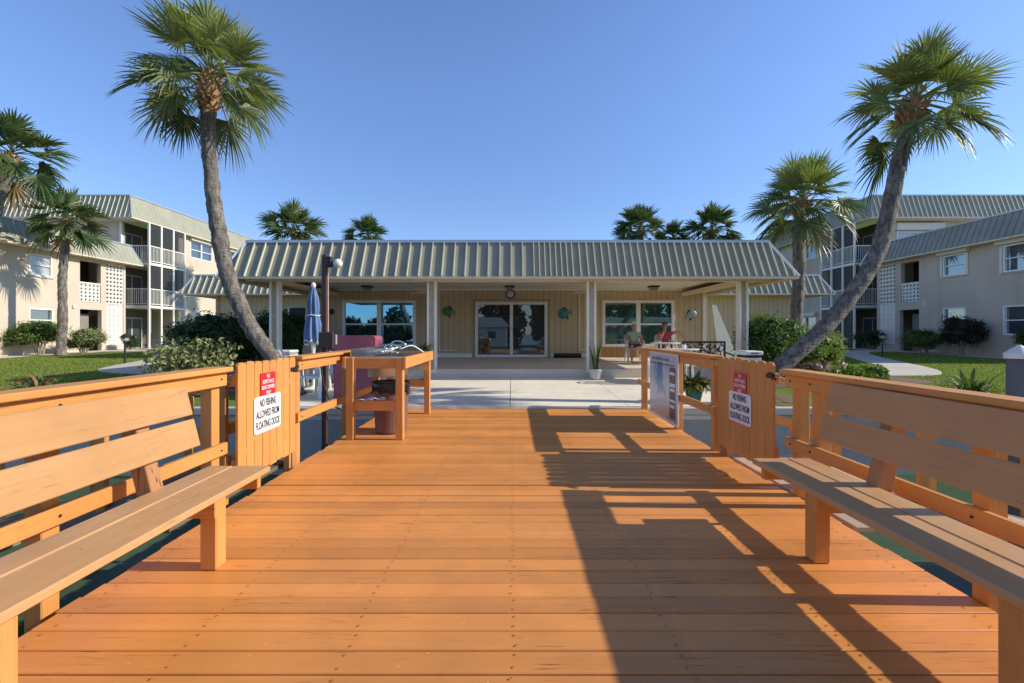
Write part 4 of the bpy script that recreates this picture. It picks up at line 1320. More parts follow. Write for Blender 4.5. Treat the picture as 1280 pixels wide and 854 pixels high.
for x, y, D, rc, sd, lab in ((367, 287, 32, 2.15, 51, 'leftmost of the palms showing above the clubhouse roof'), (460, 297, 32, 1.75, 52, 'small palm above the clubhouse roof, second from the left'),
                             (800, 286, 32, 1.95, 53, 'palm above the clubhouse roof left of the right pair'), (842, 298, 34, 1.5, 54, 'low dark palm squeezed between two others above the roof'),
                             (890, 286, 32, 2.05, 55, 'rightmost of the palms showing above the clubhouse roof')):
    b_ = P(x, y, D); palm('palm_tree', lab, [(b_.x + .2, D, .25), (b_.x, D, 3), (b_.x, D, b_.z - .2)], .2, .17, rc * 1.1, 46, sd, 'palms behind the clubhouse', .5, True)

# ------------------------------------------------------------------ shrubs
def shrub(name, label, c, rx, ry, h, n, L, W, seed, mat, cat='shrub', lumps=14, stems=5, core=True, gap=.0, group=None, droop=0.0, bottom=.12):
    """leafy bush: lumpy crown of leaf faces on forked stems, c = base point"""
    rr = random.Random(seed); c = Vector(c)
    t = thing(name, label, cat, c, group)
    cz = h * (.5 + bottom / 2); rz = h * (.5 - bottom / 2)
    L_ = []
    for i in range(lumps):
        a = i * 2.39996 + rr.uniform(-.4, .4); e = math.asin(max(-1, min(1, rr.uniform(-.75, 1))))
        k = rr.uniform(.52, .72)
        L_.append((Vector((rx * k * math.cos(a) * math.cos(e), ry * k * math.sin(a) * math.cos(e), cz + rz * k * math.sin(e))), rr.uniform(.34, .52), rr.uniform(0, .35)))
    st = MB()
    for i in range(stems):
        q, _, _ = L_[i % lumps]
        a = rr.uniform(0, 6.28)
        p0 = Vector((.12 * rx * math.cos(a), .12 * ry * math.sin(a), -.03))
        mid = p0.lerp(q, .5) + Vector((rr.uniform(-.1, .1) * rx, 0, .1 * h))
        st.tube(catmull([p0, mid, q], .08), [.022 * h * (1 - .06 * k) + .004 for k in range(len(catmull([p0, mid, q], .08)))], 5)
        for _ in range(2):
            d = Vector((rr.uniform(-1, 1), rr.uniform(-1, 1), rr.uniform(.2, 1))) * .25 * h
            st.tube([mid, mid + d], [.012 * h, .004], 4)
    st.build('stems', MT['twig'], t, world=False)
    mb = MB()
    if core:
        for q, k, ti in L_:
            m_ = MB()
            n_ = 8
            prof = [(.001, -1)] + [(math.sin(PI * j / 5), -math.cos(PI * j / 5)) for j in range(1, 5)] + [(.001, 1)]
            vs = []
            for r_, z in prof:
                for j in range(n_):
                    aa = 2 * PI * j / n_; w_ = .74 * k * rr.uniform(.8, 1.1)
                    vs.append(q + Vector((rx * w_ * r_ * math.cos(aa), ry * w_ * r_ * math.sin(aa), rz * w_ * z)))
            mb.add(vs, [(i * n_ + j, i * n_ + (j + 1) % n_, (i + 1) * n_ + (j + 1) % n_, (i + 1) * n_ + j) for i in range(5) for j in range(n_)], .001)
    for i in range(n):
        q, k, ti = L_[rr.randrange(lumps)]
        v_ = Vector((rr.gauss(0, 1), rr.gauss(0, 1), rr.gauss(0, 1))).normalized()
        rd = k * (rr.uniform(.72, 1.08) if rr.random() < .85 else rr.uniform(1.05, 1.28))
        p = q + Vector((v_.x * rx, v_.y * ry, v_.z * rz)) * rd
        if p.z < .02: p.z = rr.uniform(.02, .12 * h)
        nrm = (v_ + Vector((rr.uniform(-1, 1), rr.uniform(-1, 1), rr.uniform(-.3, 1.0))) * .75).normalized()
        d = nrm.cross(Vector((rr.uniform(-1, 1), rr.uniform(-1, 1), rr.uniform(-1, 1)))).normalized()
        d = (d + Vector((0, 0, -droop)) + v_ * .4).normalized(); s_ = d.cross(nrm).normalized()
        l = L * rr.uniform(.6, 1.25); w = W * rr.uniform(.7, 1.2)
        fo = nrm * (w * .22)
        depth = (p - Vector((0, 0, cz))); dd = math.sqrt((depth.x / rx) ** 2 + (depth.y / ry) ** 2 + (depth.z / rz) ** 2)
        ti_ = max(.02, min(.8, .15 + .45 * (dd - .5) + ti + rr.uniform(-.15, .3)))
        mb.add([p, p + d * l * .5 + s_ * w * .5 + fo, p + d * l - nrm * l * .12, p + d * l * .5 - s_ * w * .5 + fo], [(0, 1, 2), (0, 2, 3)], ti_)
    mb.build('foliage', mat, t, world=False, tint=True)
    return t

def strap_plant(name, label, c, n, L, W, seed, mat, rise=.7, cat='plant', group=None, spread=.1, parent=None, base=(0, 0, 0)):
    rr = random.Random(seed)
    t = thing(name, label, cat, c, group) if parent is None else parent
    mb = MB()
    for i in range(n):
        a = i * 2.39996 + rr.uniform(-.3, .3)
        e = R(rr.uniform(20, 88)) * rise + R(90) * (1 - rise) * rr.uniform(.3, 1)
        l = L * rr.uniform(.65, 1.1); w = W * rr.uniform(.7, 1.15)
        o = Vector((math.cos(a), math.sin(a), 0)); sdv = Vector((-math.sin(a), math.cos(a), 0))
        p = Vector(base) + o * rr.uniform(0, spread)
        vs = []; ang = e
        k_ = 6
        bend = rr.uniform(.10, .34)
        for k in range(k_ + 1):
            f = k / k_
            hw = w * .5 * (math.sin(PI * min(1, .22 + f * .72)) if f < 1 else .03)
            tw = Vector((0, 0, .25 * hw))
            vs += [p - sdv * hw + tw, p, p + sdv * hw + tw]
            p = p + (o * math.cos(ang) + Vector((0, 0, math.sin(ang)))) * (l / k_)
            ang -= bend * (1 + f)
        fs = []
        for k in range(k_):
            b_ = 3 * k
            fs += [(b_, b_ + 1, b_ + 4, b_ + 3), (b_ + 1, b_ + 2, b_ + 5, b_ + 4)]
        mb.add(vs, fs, .95 if rr.random() < .12 else rr.uniform(.05, .8))
    mb.build('leaves', mat, t, world=False, tint=True)
    return t

def gp(px, D, dz=0):
    return Vector(((px - CX) / F * D, D, gz(D) + dz))
SH = 'clipped bushes along the apartment walls'
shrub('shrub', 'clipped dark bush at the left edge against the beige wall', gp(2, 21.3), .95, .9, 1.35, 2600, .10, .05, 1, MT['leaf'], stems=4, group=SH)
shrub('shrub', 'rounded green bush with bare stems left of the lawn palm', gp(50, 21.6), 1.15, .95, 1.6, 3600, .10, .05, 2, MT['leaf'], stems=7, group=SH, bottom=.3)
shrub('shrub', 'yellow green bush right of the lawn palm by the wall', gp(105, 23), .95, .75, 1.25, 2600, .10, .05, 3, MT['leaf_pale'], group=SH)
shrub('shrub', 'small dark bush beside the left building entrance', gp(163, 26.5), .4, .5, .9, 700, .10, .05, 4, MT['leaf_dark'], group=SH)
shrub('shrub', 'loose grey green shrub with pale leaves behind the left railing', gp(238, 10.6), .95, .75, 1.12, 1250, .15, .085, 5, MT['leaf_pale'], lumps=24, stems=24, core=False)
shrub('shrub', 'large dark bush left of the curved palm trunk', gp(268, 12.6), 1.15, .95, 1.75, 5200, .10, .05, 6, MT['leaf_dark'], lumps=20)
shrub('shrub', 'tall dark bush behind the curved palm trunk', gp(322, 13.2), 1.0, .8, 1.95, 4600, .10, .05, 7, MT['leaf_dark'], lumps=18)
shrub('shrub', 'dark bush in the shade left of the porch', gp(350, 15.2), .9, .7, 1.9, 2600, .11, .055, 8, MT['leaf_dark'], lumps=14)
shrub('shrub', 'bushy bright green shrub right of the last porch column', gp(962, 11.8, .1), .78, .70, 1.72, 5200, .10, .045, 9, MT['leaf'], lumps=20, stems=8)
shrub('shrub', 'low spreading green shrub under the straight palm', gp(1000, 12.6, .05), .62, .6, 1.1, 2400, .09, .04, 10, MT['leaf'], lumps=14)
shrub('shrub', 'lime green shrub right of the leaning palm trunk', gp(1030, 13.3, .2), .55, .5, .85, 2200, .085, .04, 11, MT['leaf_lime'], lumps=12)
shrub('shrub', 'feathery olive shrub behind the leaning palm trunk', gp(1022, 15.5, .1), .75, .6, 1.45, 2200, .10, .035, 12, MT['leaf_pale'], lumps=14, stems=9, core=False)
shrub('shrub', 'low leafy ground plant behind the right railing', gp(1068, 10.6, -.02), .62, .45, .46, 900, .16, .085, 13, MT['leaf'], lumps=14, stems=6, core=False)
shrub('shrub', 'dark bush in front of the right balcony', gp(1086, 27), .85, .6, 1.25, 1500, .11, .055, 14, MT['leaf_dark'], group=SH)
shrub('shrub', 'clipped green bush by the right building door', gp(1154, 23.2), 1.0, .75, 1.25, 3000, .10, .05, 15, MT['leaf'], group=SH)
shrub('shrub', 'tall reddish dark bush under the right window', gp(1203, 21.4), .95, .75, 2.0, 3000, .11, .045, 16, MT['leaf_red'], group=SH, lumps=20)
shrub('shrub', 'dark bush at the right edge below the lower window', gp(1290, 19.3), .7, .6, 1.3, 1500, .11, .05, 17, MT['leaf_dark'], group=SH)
BR = 'strap leaved plants on the lawn'
strap_plant('strap_leaf_plant', 'spiky dark green plant on the lawn behind the left railing', gp(48, 9.9), 46, .56, .075, 3, MT['leaf_strap'], .8, group=BR, spread=.28)
strap_plant('strap_leaf_plant', 'spiky plant with reddish tips on the lawn behind the right railing', gp(1213, 9.4), 60, .58, .07, 4, MT['leaf_strap'], .8, group=BR, spread=.30)
strap_plant('strap_leaf_plant', 'golden leaved plant beside the last porch column', Vector(P(911, 460, 12.4).to_tuple()[:2] + (.16,)), 30, .95, .06, 6, MT['brass_leaf'], .85)

rk = random.Random(3)
for px, D, s_, m_, lab in ((1010, 12.9, .14, MT['terracotta'], 'reddish rock beside the leaning palm trunk'), (1022, 12.5, .12, MT['rock'], 'tan rock under the lime green shrub'), (1049, 13.6, .16, MT['rock'], 'tan rock on the mulch mound'),
                           (985, 11.6, .13, MT['terracotta'], 'reddish rock under the bright green shrub')):
    mb = MB(); mb.lathe([(.001, -.3), (.7, -.25), (1, .1), (.75, .55), (.3, .8), (.001, .85)], (0, 0, 0), 10)
    mb.v = [tuple(Vector(v_) * s_ * (1 + .35 * mnoise.noise(Vector(v_) * 1.7 + Vector((px, 0, 0))))) for v_ in mb.v]
    o = mb.build('garden_rock', m_, smooth=False); o.location = gp(px, D, .25 if px > 1015 else .06); tag(o, lab, 'rock', 'rocks in the flower beds')

# lawn blades
import numpy as np
rs = np.random.RandomState(2)
N = 150000
pts = []
def scatter(n, x0, x1, y0, y1):
    x = rs.uniform(x0, x1, n); y = y0 + (y1 - y0) * rs.uniform(0, 1, n) ** 1.5
    return np.stack([x, y], 1)
A_ = np.concatenate([scatter(75000, -21.9, -7.2, 8.25, 22), scatter(75000, 7.5, 20.5, 8.25, 24)])
def far_from(path, w, A):
    keep = np.ones(len(A), bool)
    pp = catmull([Vector((x, y, 0)) for x, y in path], .4)
    for p in pp: keep &= ((A[:, 0] - p.x) ** 2 + (A[:, 1] - p.y) ** 2) > w * w
    return keep
k = far_from([(-6.5, 13.6), (-9.5, 13.6), (-12, 14.2), (-13.2, 15.8), (-14.3, 18.5), (-16.5, 22), (-19, 25), (-22.6, 25.3)], .64, A_) & far_from([(7.0, 13.2), (9.6, 13.2), (11.6, 13.4), (12.9, 14.8), (14.4, 17.8), (16.6, 22), (19, 25), (21.4, 25.3)], .64, A_)
for cx, cy, rx, ry in ((-7.2, 11.6, 3.0, 2.6), (7.6, 12.2, 3.1, 2.3), (9.4, 14.2, 1.5, 1.3)):
    k &= ((A_[:, 0] - cx) / rx) ** 2 + ((A_[:, 1] - cy) / ry) ** 2 > 1.0
A_ = A_[k]; N = len(A_)
zz = .02 + np.clip((A_[:, 1] - 8) / 18, 0, 1) * .26
hgt = rs.uniform(.02, .055, N); ang = rs.uniform(0, 2 * PI, N); lean = rs.uniform(0, .04, N); wd = rs.uniform(.006, .012, N) * (1 + (A_[:, 1] - 8) * .05)
a2 = rs.uniform(0, 2 * PI, N)
V = np.zeros((N, 3, 3))
V[:, 0] = np.stack([A_[:, 0] - wd * np.cos(ang), A_[:, 1] - wd * np.sin(ang), zz - .005], 1)
V[:, 1] = np.stack([A_[:, 0] + wd * np.cos(ang), A_[:, 1] + wd * np.sin(ang), zz - .005], 1)
V[:, 2] = np.stack([A_[:, 0] + lean * np.cos(a2), A_[:, 1] + lean * np.sin(a2), zz + hgt], 1)
me = bpy.data.meshes.new('lawn_grass'); me.from_pydata(V.reshape(-1, 3).tolist(), [], [(3 * i, 3 * i + 1, 3 * i + 2) for i in range(N)])
me.materials.append(MT['grassblade'])
at = me.attributes.new('tint', 'FLOAT', 'FACE'); at.data.foreach_set('value', np.clip(rs.normal(.4, .25, N), 0, .95))
o = bpy.data.objects.new('lawn_grass', me); col.objects.link(o)
tag(o, 'short green grass growing on the lawns', 'grass', kind='stuff')

def far_house(x, w, m_, rm, label):  # made-up house behind the camera, added to enrich the glass reflections
    t = thing('added_house', label, 'house', (x, -42, -1))
    MB().box(x - w, x + w, -46, -42, -1, 2.3).build('wall', m_, t)
    r_ = MB(); r_.add([(x - w - .6, -41.3, 2.2), (x + w + .6, -41.3, 2.2), (x + w - 1, -44, 3.9), (x - w + 1, -44, 3.9), (x - w - .6, -46.7, 2.2), (x + w + .6, -46.7, 2.2)], [(0, 1, 2, 3), (5, 4, 3, 2), (0, 3, 4), (1, 5, 2)])
    r_.build('roof', rm, t)
    for k in range(3):
        xx = x - w * .6 + k * w * .6
        f = MB().box(xx - .7, xx + .7, -41.98, -41.93, .3, 1.6).build('window', MT['vinyl'], t)
        MB().box(xx - .62, xx + .62, -41.92, -41.90, .38, 1.52).build('pane', MT['glass_apt'], f)
far_house(-7, 6, MT['white'], MT['flash'], 'invented pale house across the canal, added for the sliding door reflection')
far_house(21, 6.5, plain('teal_wall', (.08, .36, .36), .7), MT['flash'], 'invented teal house across the canal, added for the right window reflection')
# unseen far bank trees, added to fill the door and window reflections
rr = random.Random(77); mb = MB()
mb.add([(-90, -75, -1.3), (90, -75, -1.3), (90, -44, -1.0), (-90, -44, -1.0)], [(0, 3, 2, 1)], .1)
for i in range(60):
    x = -80 + 160 * i / 59 + rr.uniform(-1.5, 1.5); y = rr.uniform(-52, -46)
    h = rr.uniform(2.3, 3.6) + (7.5 if x > -12 else 0) * rr.uniform(.7, 1) + (2.0 if rr.random() < .12 else 0)
    mb.tube([(x, y, -1), (x, y, h * .6)], [.2, .1], 5, True, .3)
    for _ in range(420):
        v_ = Vector((rr.gauss(0, 1), rr.gauss(0, 1), rr.gauss(0, 1))).normalized() * rr.uniform(.5, 1.05)
        p = Vector((x + v_.x * 2.2, y + v_.y * 2, h * .42 + v_.z * h * .58))
        d = Vector((rr.uniform(-1, 1), rr.uniform(-1, 1), rr.uniform(-1, 1))).normalized(); s_ = d.cross(v_).normalized()
        mb.add([p, p + d * .6 + s_ * .4, p + d * 1.2, p + d * .6 - s_ * .4], [(0, 1, 2, 3)], rr.uniform(0, .5))
o = mb.build('added_treeline', MT['leaf_dark'], tint=True)
tag(o, 'dark belt of trees added on the far bank for the window reflections', 'trees', kind='stuff')
# ------------------------------------------------------------------ lamps and porch fittings
def path_lamp(px, D, label):
    t = thing('path_lamp', label, 'lamp', gp(px, D), 'lantern lamps beside the garden paths')
    MB().lathe([(.055, -.1), (.05, .03), (.032, .06), (.03, .78), (.045, .80), (.045, .83)], n=12).build('pole', MT['black'], t, world=False)
    MB().lathe([(.06, .831), (.115, .86), (.13, .97)], n=8).build('lantern', plain('lamp_glass', (.45, .43, .36), .2), t, world=False)
    c = MB().lathe([(.17, .972), (.16, .99), (.06, 1.09), (.015, 1.10), (.015, 1.13), (0, 1.14)], n=8)
    for k in range(4):
        a = k * PI / 2 + .4; c.bar((.062 * math.cos(a), .062 * math.sin(a), .83), (.137 * math.cos(a), .137 * math.sin(a), .975), .014, .014)
    c.build('cap', MT['black'], t, world=False)
path_lamp(156, 16.8, 'black lantern lamp at the end of the left path')
path_lamp(1103, 20.5, 'black lantern lamp beside the right path')

t = thing('lamp_post', 'brown square lamp post with a round globe left of the dock', 'lamp', (-3.147, 7.62, -.05))
MB().box(-.04, .04, -.04, .04, -1.4, 2.65, .006).build('pole', MT['brown'], t, world=False)
MB().box(.041, .060, -.02, .02, 1.362, 2.435, .003).build('conduit', plain('pink_brown', (.40, .26, .21), .6), t, world=False)
MB().box(.0405, .125, -.06, .02, 2.44, 2.62, .008).build('bracket', MT['black'], t, world=False)
MB().tube([(.11, -.04, 2.5), (.18, -.06, 2.50), (.205, -.065, 2.50)], [.035, .045, .05], 12).build('lamp_holder', MT['black'], t, world=False)
g_ = MB().lathe([(.001, -.075)] + [(.075 * math.sin(PI * k / 12), -.075 * math.cos(PI * k / 12)) for k in range(1, 12)] + [(.001, .075)], (.245, -.07, 2.50), 20)
g_.build('globe', MT['globe'], t, world=False, smooth=True)
bx_ = MB(); bx_.box(-.075, .17, -.085, -.041, 1.09, 1.36, .008); bx_.build('switch_box', MT['brown'], t, world=False)
q = MB(); q.box(.172, .21, -.06, .0, 1.15, 1.32, .006); q.build('outlet_cover', MT['grey_box'], t, world=False)
q = MB(); q.tube(catmull([(.1, -.06, 1.1), (.06, -.09, .95), (-.02, -.08, .80), (.03, -.08, .45), (.2, -.06, .12), (.5, .1, .02)], .05), .014, 6); q.build('cable', MT['black'], t, world=False, smooth=True)

for px, lab in ((459, 'porch ceiling light above the left window'), (637, 'porch ceiling light above the sliding door'), (817, 'porch ceiling light above the right window')):
    t = thing('ceiling_light', lab, 'light', ((px - CX) / F * 15.2, 15.2, 2.865), 'flush lights on the porch ceiling')
    b_ = MB(); b_.box(-.16, .16, -.16, .16, -.055, -.002, .006); b_.build('frame', MT['black'], t, world=False)
    MB().prism([(-.13, 0), (.13, 0), (.10, -.085), (-.10, -.085)], (1, 0, 0), (0, 0, 1), (0, 1, 0), (0, -.11, -.057), .22).build('diffuser', plain('light_diffuser', (.35, .32, .27), .3), t, world=False)
for px, rz, lab in ((540, .5, 'white ceiling fan behind the second porch column'), (736, .12, 'white ceiling fan behind the third porch column')):
    t = thing('ceiling_fan', lab, 'fan', ((px - CX) / F * 14, 14.0, 2.865), 'ceiling fans under the porch', rz)
    MB().lathe([(.06, -.002), (.05, -.05), (.014, -.06), (.014, -.28)][::-1], n=12).build('rod', MT['white'], t, world=False)
    MB().lathe([(.0, -.42), (.06, -.42), (.10, -.38), (.11, -.32), (.08, -.285), (.02, -.281)], n=20).build('motor', MT['white'], t, world=False, smooth=True)
    for k in range(5):
        a = 2 * PI * k / 5
        u = Vector((math.cos(a), math.sin(a), 0)); w = Vector((-math.sin(a), math.cos(a), .18)).normalized()
        m_ = MB(); m_.obox(u * .40 + Vector((0, 0, -.345)), (u, w, u.cross(w)), (.27, .065, .004), .002); m_.bar(u * .09 + Vector((0, 0, -.34)), u * .16 + Vector((0, 0, -.345)), .03, .008)
        m_.build('blade', MT['ivory'], t, world=False)

t = thing('wall_clock', 'round wall clock with a dark rim above the sliding door', 'clock', (-.085, YW - .002, 2.665))
c = MB(); 
def disc(mb, r0, r1, y0, y1, n=32):
    mb.lathe([(r0, 0), (r1, 0), (r1, 1), (r0, 1)] if r0 > 0 else [(.0001, 0), (r1, 0), (r1, 1), (.0001, 1)], (0, 0, 0), n, False)
    k = len(mb.v)
    for i in range(k): x, y, z = mb.v[i]; mb.v[i] = (x, y0 + (y1 - y0) * z, y)
disc(c, .12, .165, -.05, -.002); c.build('rim', MT['black'], t, world=False)
c = MB(); disc(c, 0, .121, -.03, -.004); c.build('dial', MT['signwhite'], t, world=False)
c = MB(); c.bar((0, -.034, 0), (.05, -.034, .04), .012, .004, (0, 1, 0)); c.bar((0, -.036, 0), (-.02, -.036, .09), .008, .004, (0, 1, 0)); c.build('hands', MT['ink'], t, world=False)

def fish(px, py, L, hgt, m_, label, flip=1, tilt=0):
    p = P(px, py, YW)
    t = thing('fish_ornament', label, 'ornament', (p.x, YW - .004, p.z), 'painted fish hung on the clubhouse wall')
    t.rotation_euler = (0, tilt, 0)
    prof = []; n = 22
    top = []; bot = []
    for i in range(n + 1):
        f = i / n; x = (-.5 + f * .82) * L
        y = hgt * .5 * math.sin(PI * min(1, f ** .75)) ** .7
        top.append((x, y + .01)); bot.append((x, -y * .92))
    tail = [(.32 * L, .02), (.5 * L, .30 * hgt), (.44 * L, 0), (.5 * L, -.34 * hgt), (.32 * L, -.02)]
    rows = []
    mb = MB()
    # domed body: offsets toward the viewer
    K = 6; vs = []
    for i in range(n + 1):
        for k in range(K + 1):
            g_ = k / K; z = bot[i][1] + (top[i][1] - bot[i][1]) * g_
            y = -.012 - .05 * math.sin(PI * g_) * math.sin(PI * min(1, (i / n) ** .75)) ** .6
            vs.append((top[i][0] * flip, y, z))
    mb.add(vs, [(i * (K + 1) + k, (i + 1) * (K + 1) + k, (i + 1) * (K + 1) + k + 1, i * (K + 1) + k + 1) for i in range(n) for k in range(K)])
    mb.build('body', m_, t, world=False, smooth=True)
    f_ = MB(); f_.prism([(x * flip, y) for x, y in tail], (1, 0, 0), (0, 0, 1), (0, -1, 0), (0, -.006, 0), .012)
    f_.build('tail', m_, t, world=False)
    f_ = MB(); f_.prism([(-.15 * L * flip, hgt * .46), (.02 * L * flip, hgt * .66), (.2 * L * flip, hgt * .40), (.26 * L * flip, hgt * .22)], (1, 0, 0), (0, 0, 1), (0, -1, 0), (0, -.004, 0), .01)
    f_.prism([(-.02 * L * flip, -hgt * .44), (.12 * L * flip, -hgt * .62), (.22 * L * flip, -hgt * .30)], (1, 0, 0), (0, 0, 1), (0, -1, 0), (0, -.004, 0), .01)
    f_.build('fin', MT['fish_dark'], t, world=False)
    e_ = MB().lathe([(.001, -.02), (.016, -.012), (.02, 0), (.016, .012), (.001, .02)], (-.34 * L * flip, -.05, hgt * .12), 8); e_.build('eye', MT['ink'], t, world=False)
fish(561, 390, .50, .34, MT['green_fish'], 'green fish ornament left of the sliding door', 1, .15)
fish(706, 392, .50, .38, MT['teal_fish'], 'teal fish ornament right of the sliding door', 1, -.25)
fish(863, 394, .46, .32, MT['pale_fish'], 'pale blue fish ornament right of the right window', -1, -.3)
fish(415, 390, .22, .2, MT['fish_dark'], 'small dark fish ornament left of the left window', 1, .3)

t = thing('rolled_mat', 'black rolled mat lying on the porch against the wall', 'mat', ((709 - CX) / F * 16, 15.95, .415))
m_ = MB().tube([(-.48, 0, .085), (.48, 0, .085)], .08, 16); m_.tube([(-.485, 0, .085), (.485, 0, .085)], .03, 10); m_.build('roll', MT['bag'], t, world=False)

# leaning boards at both porch ends
t = thing('leaning_boards', 'tall pale board leaning at the right end of the porch', 'board', (7.05, 15.6, .3))
p = [(0, 0), (.66, 0), (.56, .5), (.16, 2.0), (.10, 2.06), (.03, 2.06), (0, 2.0)]
MB().prism(p, (1, 0, 0), (0, .28, .96), (0, -1, 0), (-.12, -.3, 0), .035).build('panel', MT['board_pale'], t, world=False)
t.name = 'leaning_board'
t = thing('leaning_board', 'dark panel leaning in the shade at the left end of the porch', 'board', (-7.35, 15.4, .3))
b_ = MB(); b_.obox(Vector((-.05, .1, .95)), (Vector((1, 0, 0)), Vector((0, .985, -.17)), Vector((0, .17, .985))), (.27, .02, .92), .008); b_.build('panel', MT['dark_board'], t, world=False)
b_ = MB(); b_.obox(Vector((-.34, .1, .95)), (Vector((1, 0, 0)), Vector((0, .985, -.17)), Vector((0, .17, .985))), (.02, .025, .94), .004); b_.build('edge_strip', MT['white'], t, world=False)

# ------------------------------------------------------------------ patio furniture
t = thing('patio_umbrella', 'closed blue patio umbrella with a white trim and finial', 'umbrella', (-4.14, 9.45, pz(9.45)))
MB().tube([(0, 0, .02), (0, 0, 2.18)], .022, 12).build('pole', MT['ivory'], t, world=False)
MB().tube([(0, 0, .62), (0, 0, .84), (0, 0, .98), (0, 0, 1.04)], [.028, .036, .052, .06], 12).build('pole_sleeve', MT['ivory'], t, world=False)
MB().lathe([(.24, .001), (.24, .05), (.08, .09), (.035, .12), (.035, .3), (.03, .31)], n=24).build('base', MT['white'], t, world=False)
n = 48; prof = [(1.02, .145), (1.12, .15), (1.3, .145), (1.5, .115), (1.58, .092), (1.63, .10), (1.8, .105), (1.95, .085), (2.1, .05), (2.17, .025)]
vs = []
for z, r in prof:
    for k in range(n):
        a = 2 * PI * k / n
        q = r * (1 + .26 * math.sin(a * 8 + z * 1.3) * (1 if z < 2.05 else .4) + .08 * math.sin(a * 3 + z * 2))
        vs.append((q * math.cos(a), q * math.sin(a), z + (.05 * math.sin(a * 8) if z == 1.02 else 0)))
fs = [(i * n + k, i * n + (k + 1) % n, (i + 1) * n + (k + 1) % n, (i + 1) * n + k) for i in range(len(prof) - 1) for k in range(n)]
MB().add(vs, fs).build('canopy', MT['umbrella'], t, world=False, smooth=True)
tv = [(v_[0] * 1.02, v_[1] * 1.02, v_[2] - .022) for v_ in vs[:n]] + [(v_[0] * 1.025, v_[1] * 1.025, v_[2] + .004) for v_ in vs[:n]]
MB().add(tv, [(k, (k + 1) % n, n + (k + 1) % n, n + k) for k in range(n)]).build('trim', MT['umbrella_trim'], t, world=False, smooth=True)
st = MB()
pp = [(.115 * math.cos(a) * 1.08, .115 * math.sin(a) * 1.08, 1.57 + .01 * math.sin(a * 3)) for a in [2 * PI * k / 24 for k in range(25)]]
st.tube(pp, .013, 6); st.build('tie', MT['umbrella_trim'], t, world=False)
MB().lathe([(.03, 2.14), (.045, 2.17), (.05, 2.21), (.03, 2.25), (.0, 2.26)], n=14).build('finial', MT['plastic'], t, world=False, smooth=True)

def patio_table(loc, label, r=.5, h=.72):
    t = thing('patio_table', label, 'table', loc, 'white plastic patio tables')
    MB().lathe([(.03, h - .03), (r - .03, h - .03), (r, h - .018), (r, h), (.03, h)], n=32).build('tabletop', MT['plastic'], t, world=False)
    for k in range(4):
        a = PI / 4 + k * PI / 2
        MB().tube([(math.cos(a) * r * .72, math.sin(a) * r * .72, 0), (math.cos(a) * r * .6, math.sin(a) * r * .6, h - .032)], [.024, .03], 8).build('leg', MT['plastic'], t, world=False)
    return t
patio_table((-4.14, 9.45, pz(9.45)), 'white patio table around the pole of the closed umbrella')
patio_table((4.02, 10.9, pz(10.9)), 'white patio table left of the black iron bench', .42, .78)

def plastic_chair(loc, rz, label):
    """stacking garden chair, sitter faces local -y"""
    t = thing('plastic_chair', label, 'chair', loc, 'white plastic garden chairs', rz)
    mb = MB(); nx, ny = 8, 6; vs = []
    for i in range(nx + 1):
        for j in range(ny + 1):
            x = -.22 + .44 * i / nx; y = -.22 + .42 * j / ny
            vs.append((x, y, .42 - .02 * math.sin(PI * i / nx) * math.sin(PI * j / ny) - (.012 if j == 0 else 0)))
    f = [(i * (ny + 1) + j, (i + 1) * (ny + 1) + j, (i + 1) * (ny + 1) + j + 1, i * (ny + 1) + j + 1) for i in range(nx) for j in range(ny)]
    mb.add(vs, f); mb.box(-.22, .22, -.225, -.21, .37, .418)
    mb.build('seat', MT['plastic'], t, world=False)
    for sx in (-1, 1):
        for sy, y in ((-1, -.19), (1, .20)):
            MB().bar((sx * .20, y, .415), (sx * .245, y + sy * .04, .0), .05, .03).build('leg', MT['plastic'], t, world=False)
        a = MB(); a.tube(catmull([(sx * .23, -.21, .41), (sx * .255, -.20, .62), (sx * .26, -.05, .64), (sx * .25, .20, .63), (sx * .22, .24, .6)], .05), .02, 8); a.build('armrest', MT['plastic'], t, world=False)
    b_ = MB()
    for i in range(7):
        x = -.17 + .34 * i / 6; b_.bar((x, .205 - .02 * abs(i - 3) / 3, .43), (x * 1.05, .295 - .03 * abs(i - 3) / 3, .80), .034, .012, (0, 1, 0))
    pts = [(-.22, .19, .42), (-.235, .25, .66), (-.20, .275, .80), (-.1, .30, .845), (0, .305, .855), (.1, .30, .845), (.20, .275, .80), (.235, .25, .66), (.22, .19, .42)]
    b_.tube(catmull(pts, .05), .02, 8)
    b_.build('backrest', MT['plastic'], t, world=False)
    return t
pc = plastic_chair((-4.75, 9.9, pz(9.9)), 2.2, 'white plastic chair behind the umbrella table, nearest the curved palm')
for (x, y, rz, lab) in ((-3.35, 10.0, -2.3, 'white plastic chair right of the umbrella table'), (-3.75, 8.75, -.3, 'white plastic chair in front of the umbrella table'),
                        (3.35, 10.6, 1.4, 'white plastic chair left of the white table on the right'), (4.7, 14.0, .1, 'white plastic chair holding the person in red'), (3.83, 14.35, -.05, 'white plastic chair holding the person in pale green')):
    z = pz(y) if y < 11.5 else FZ(y)
    dup(pc, (x, y, z), rz, lab)

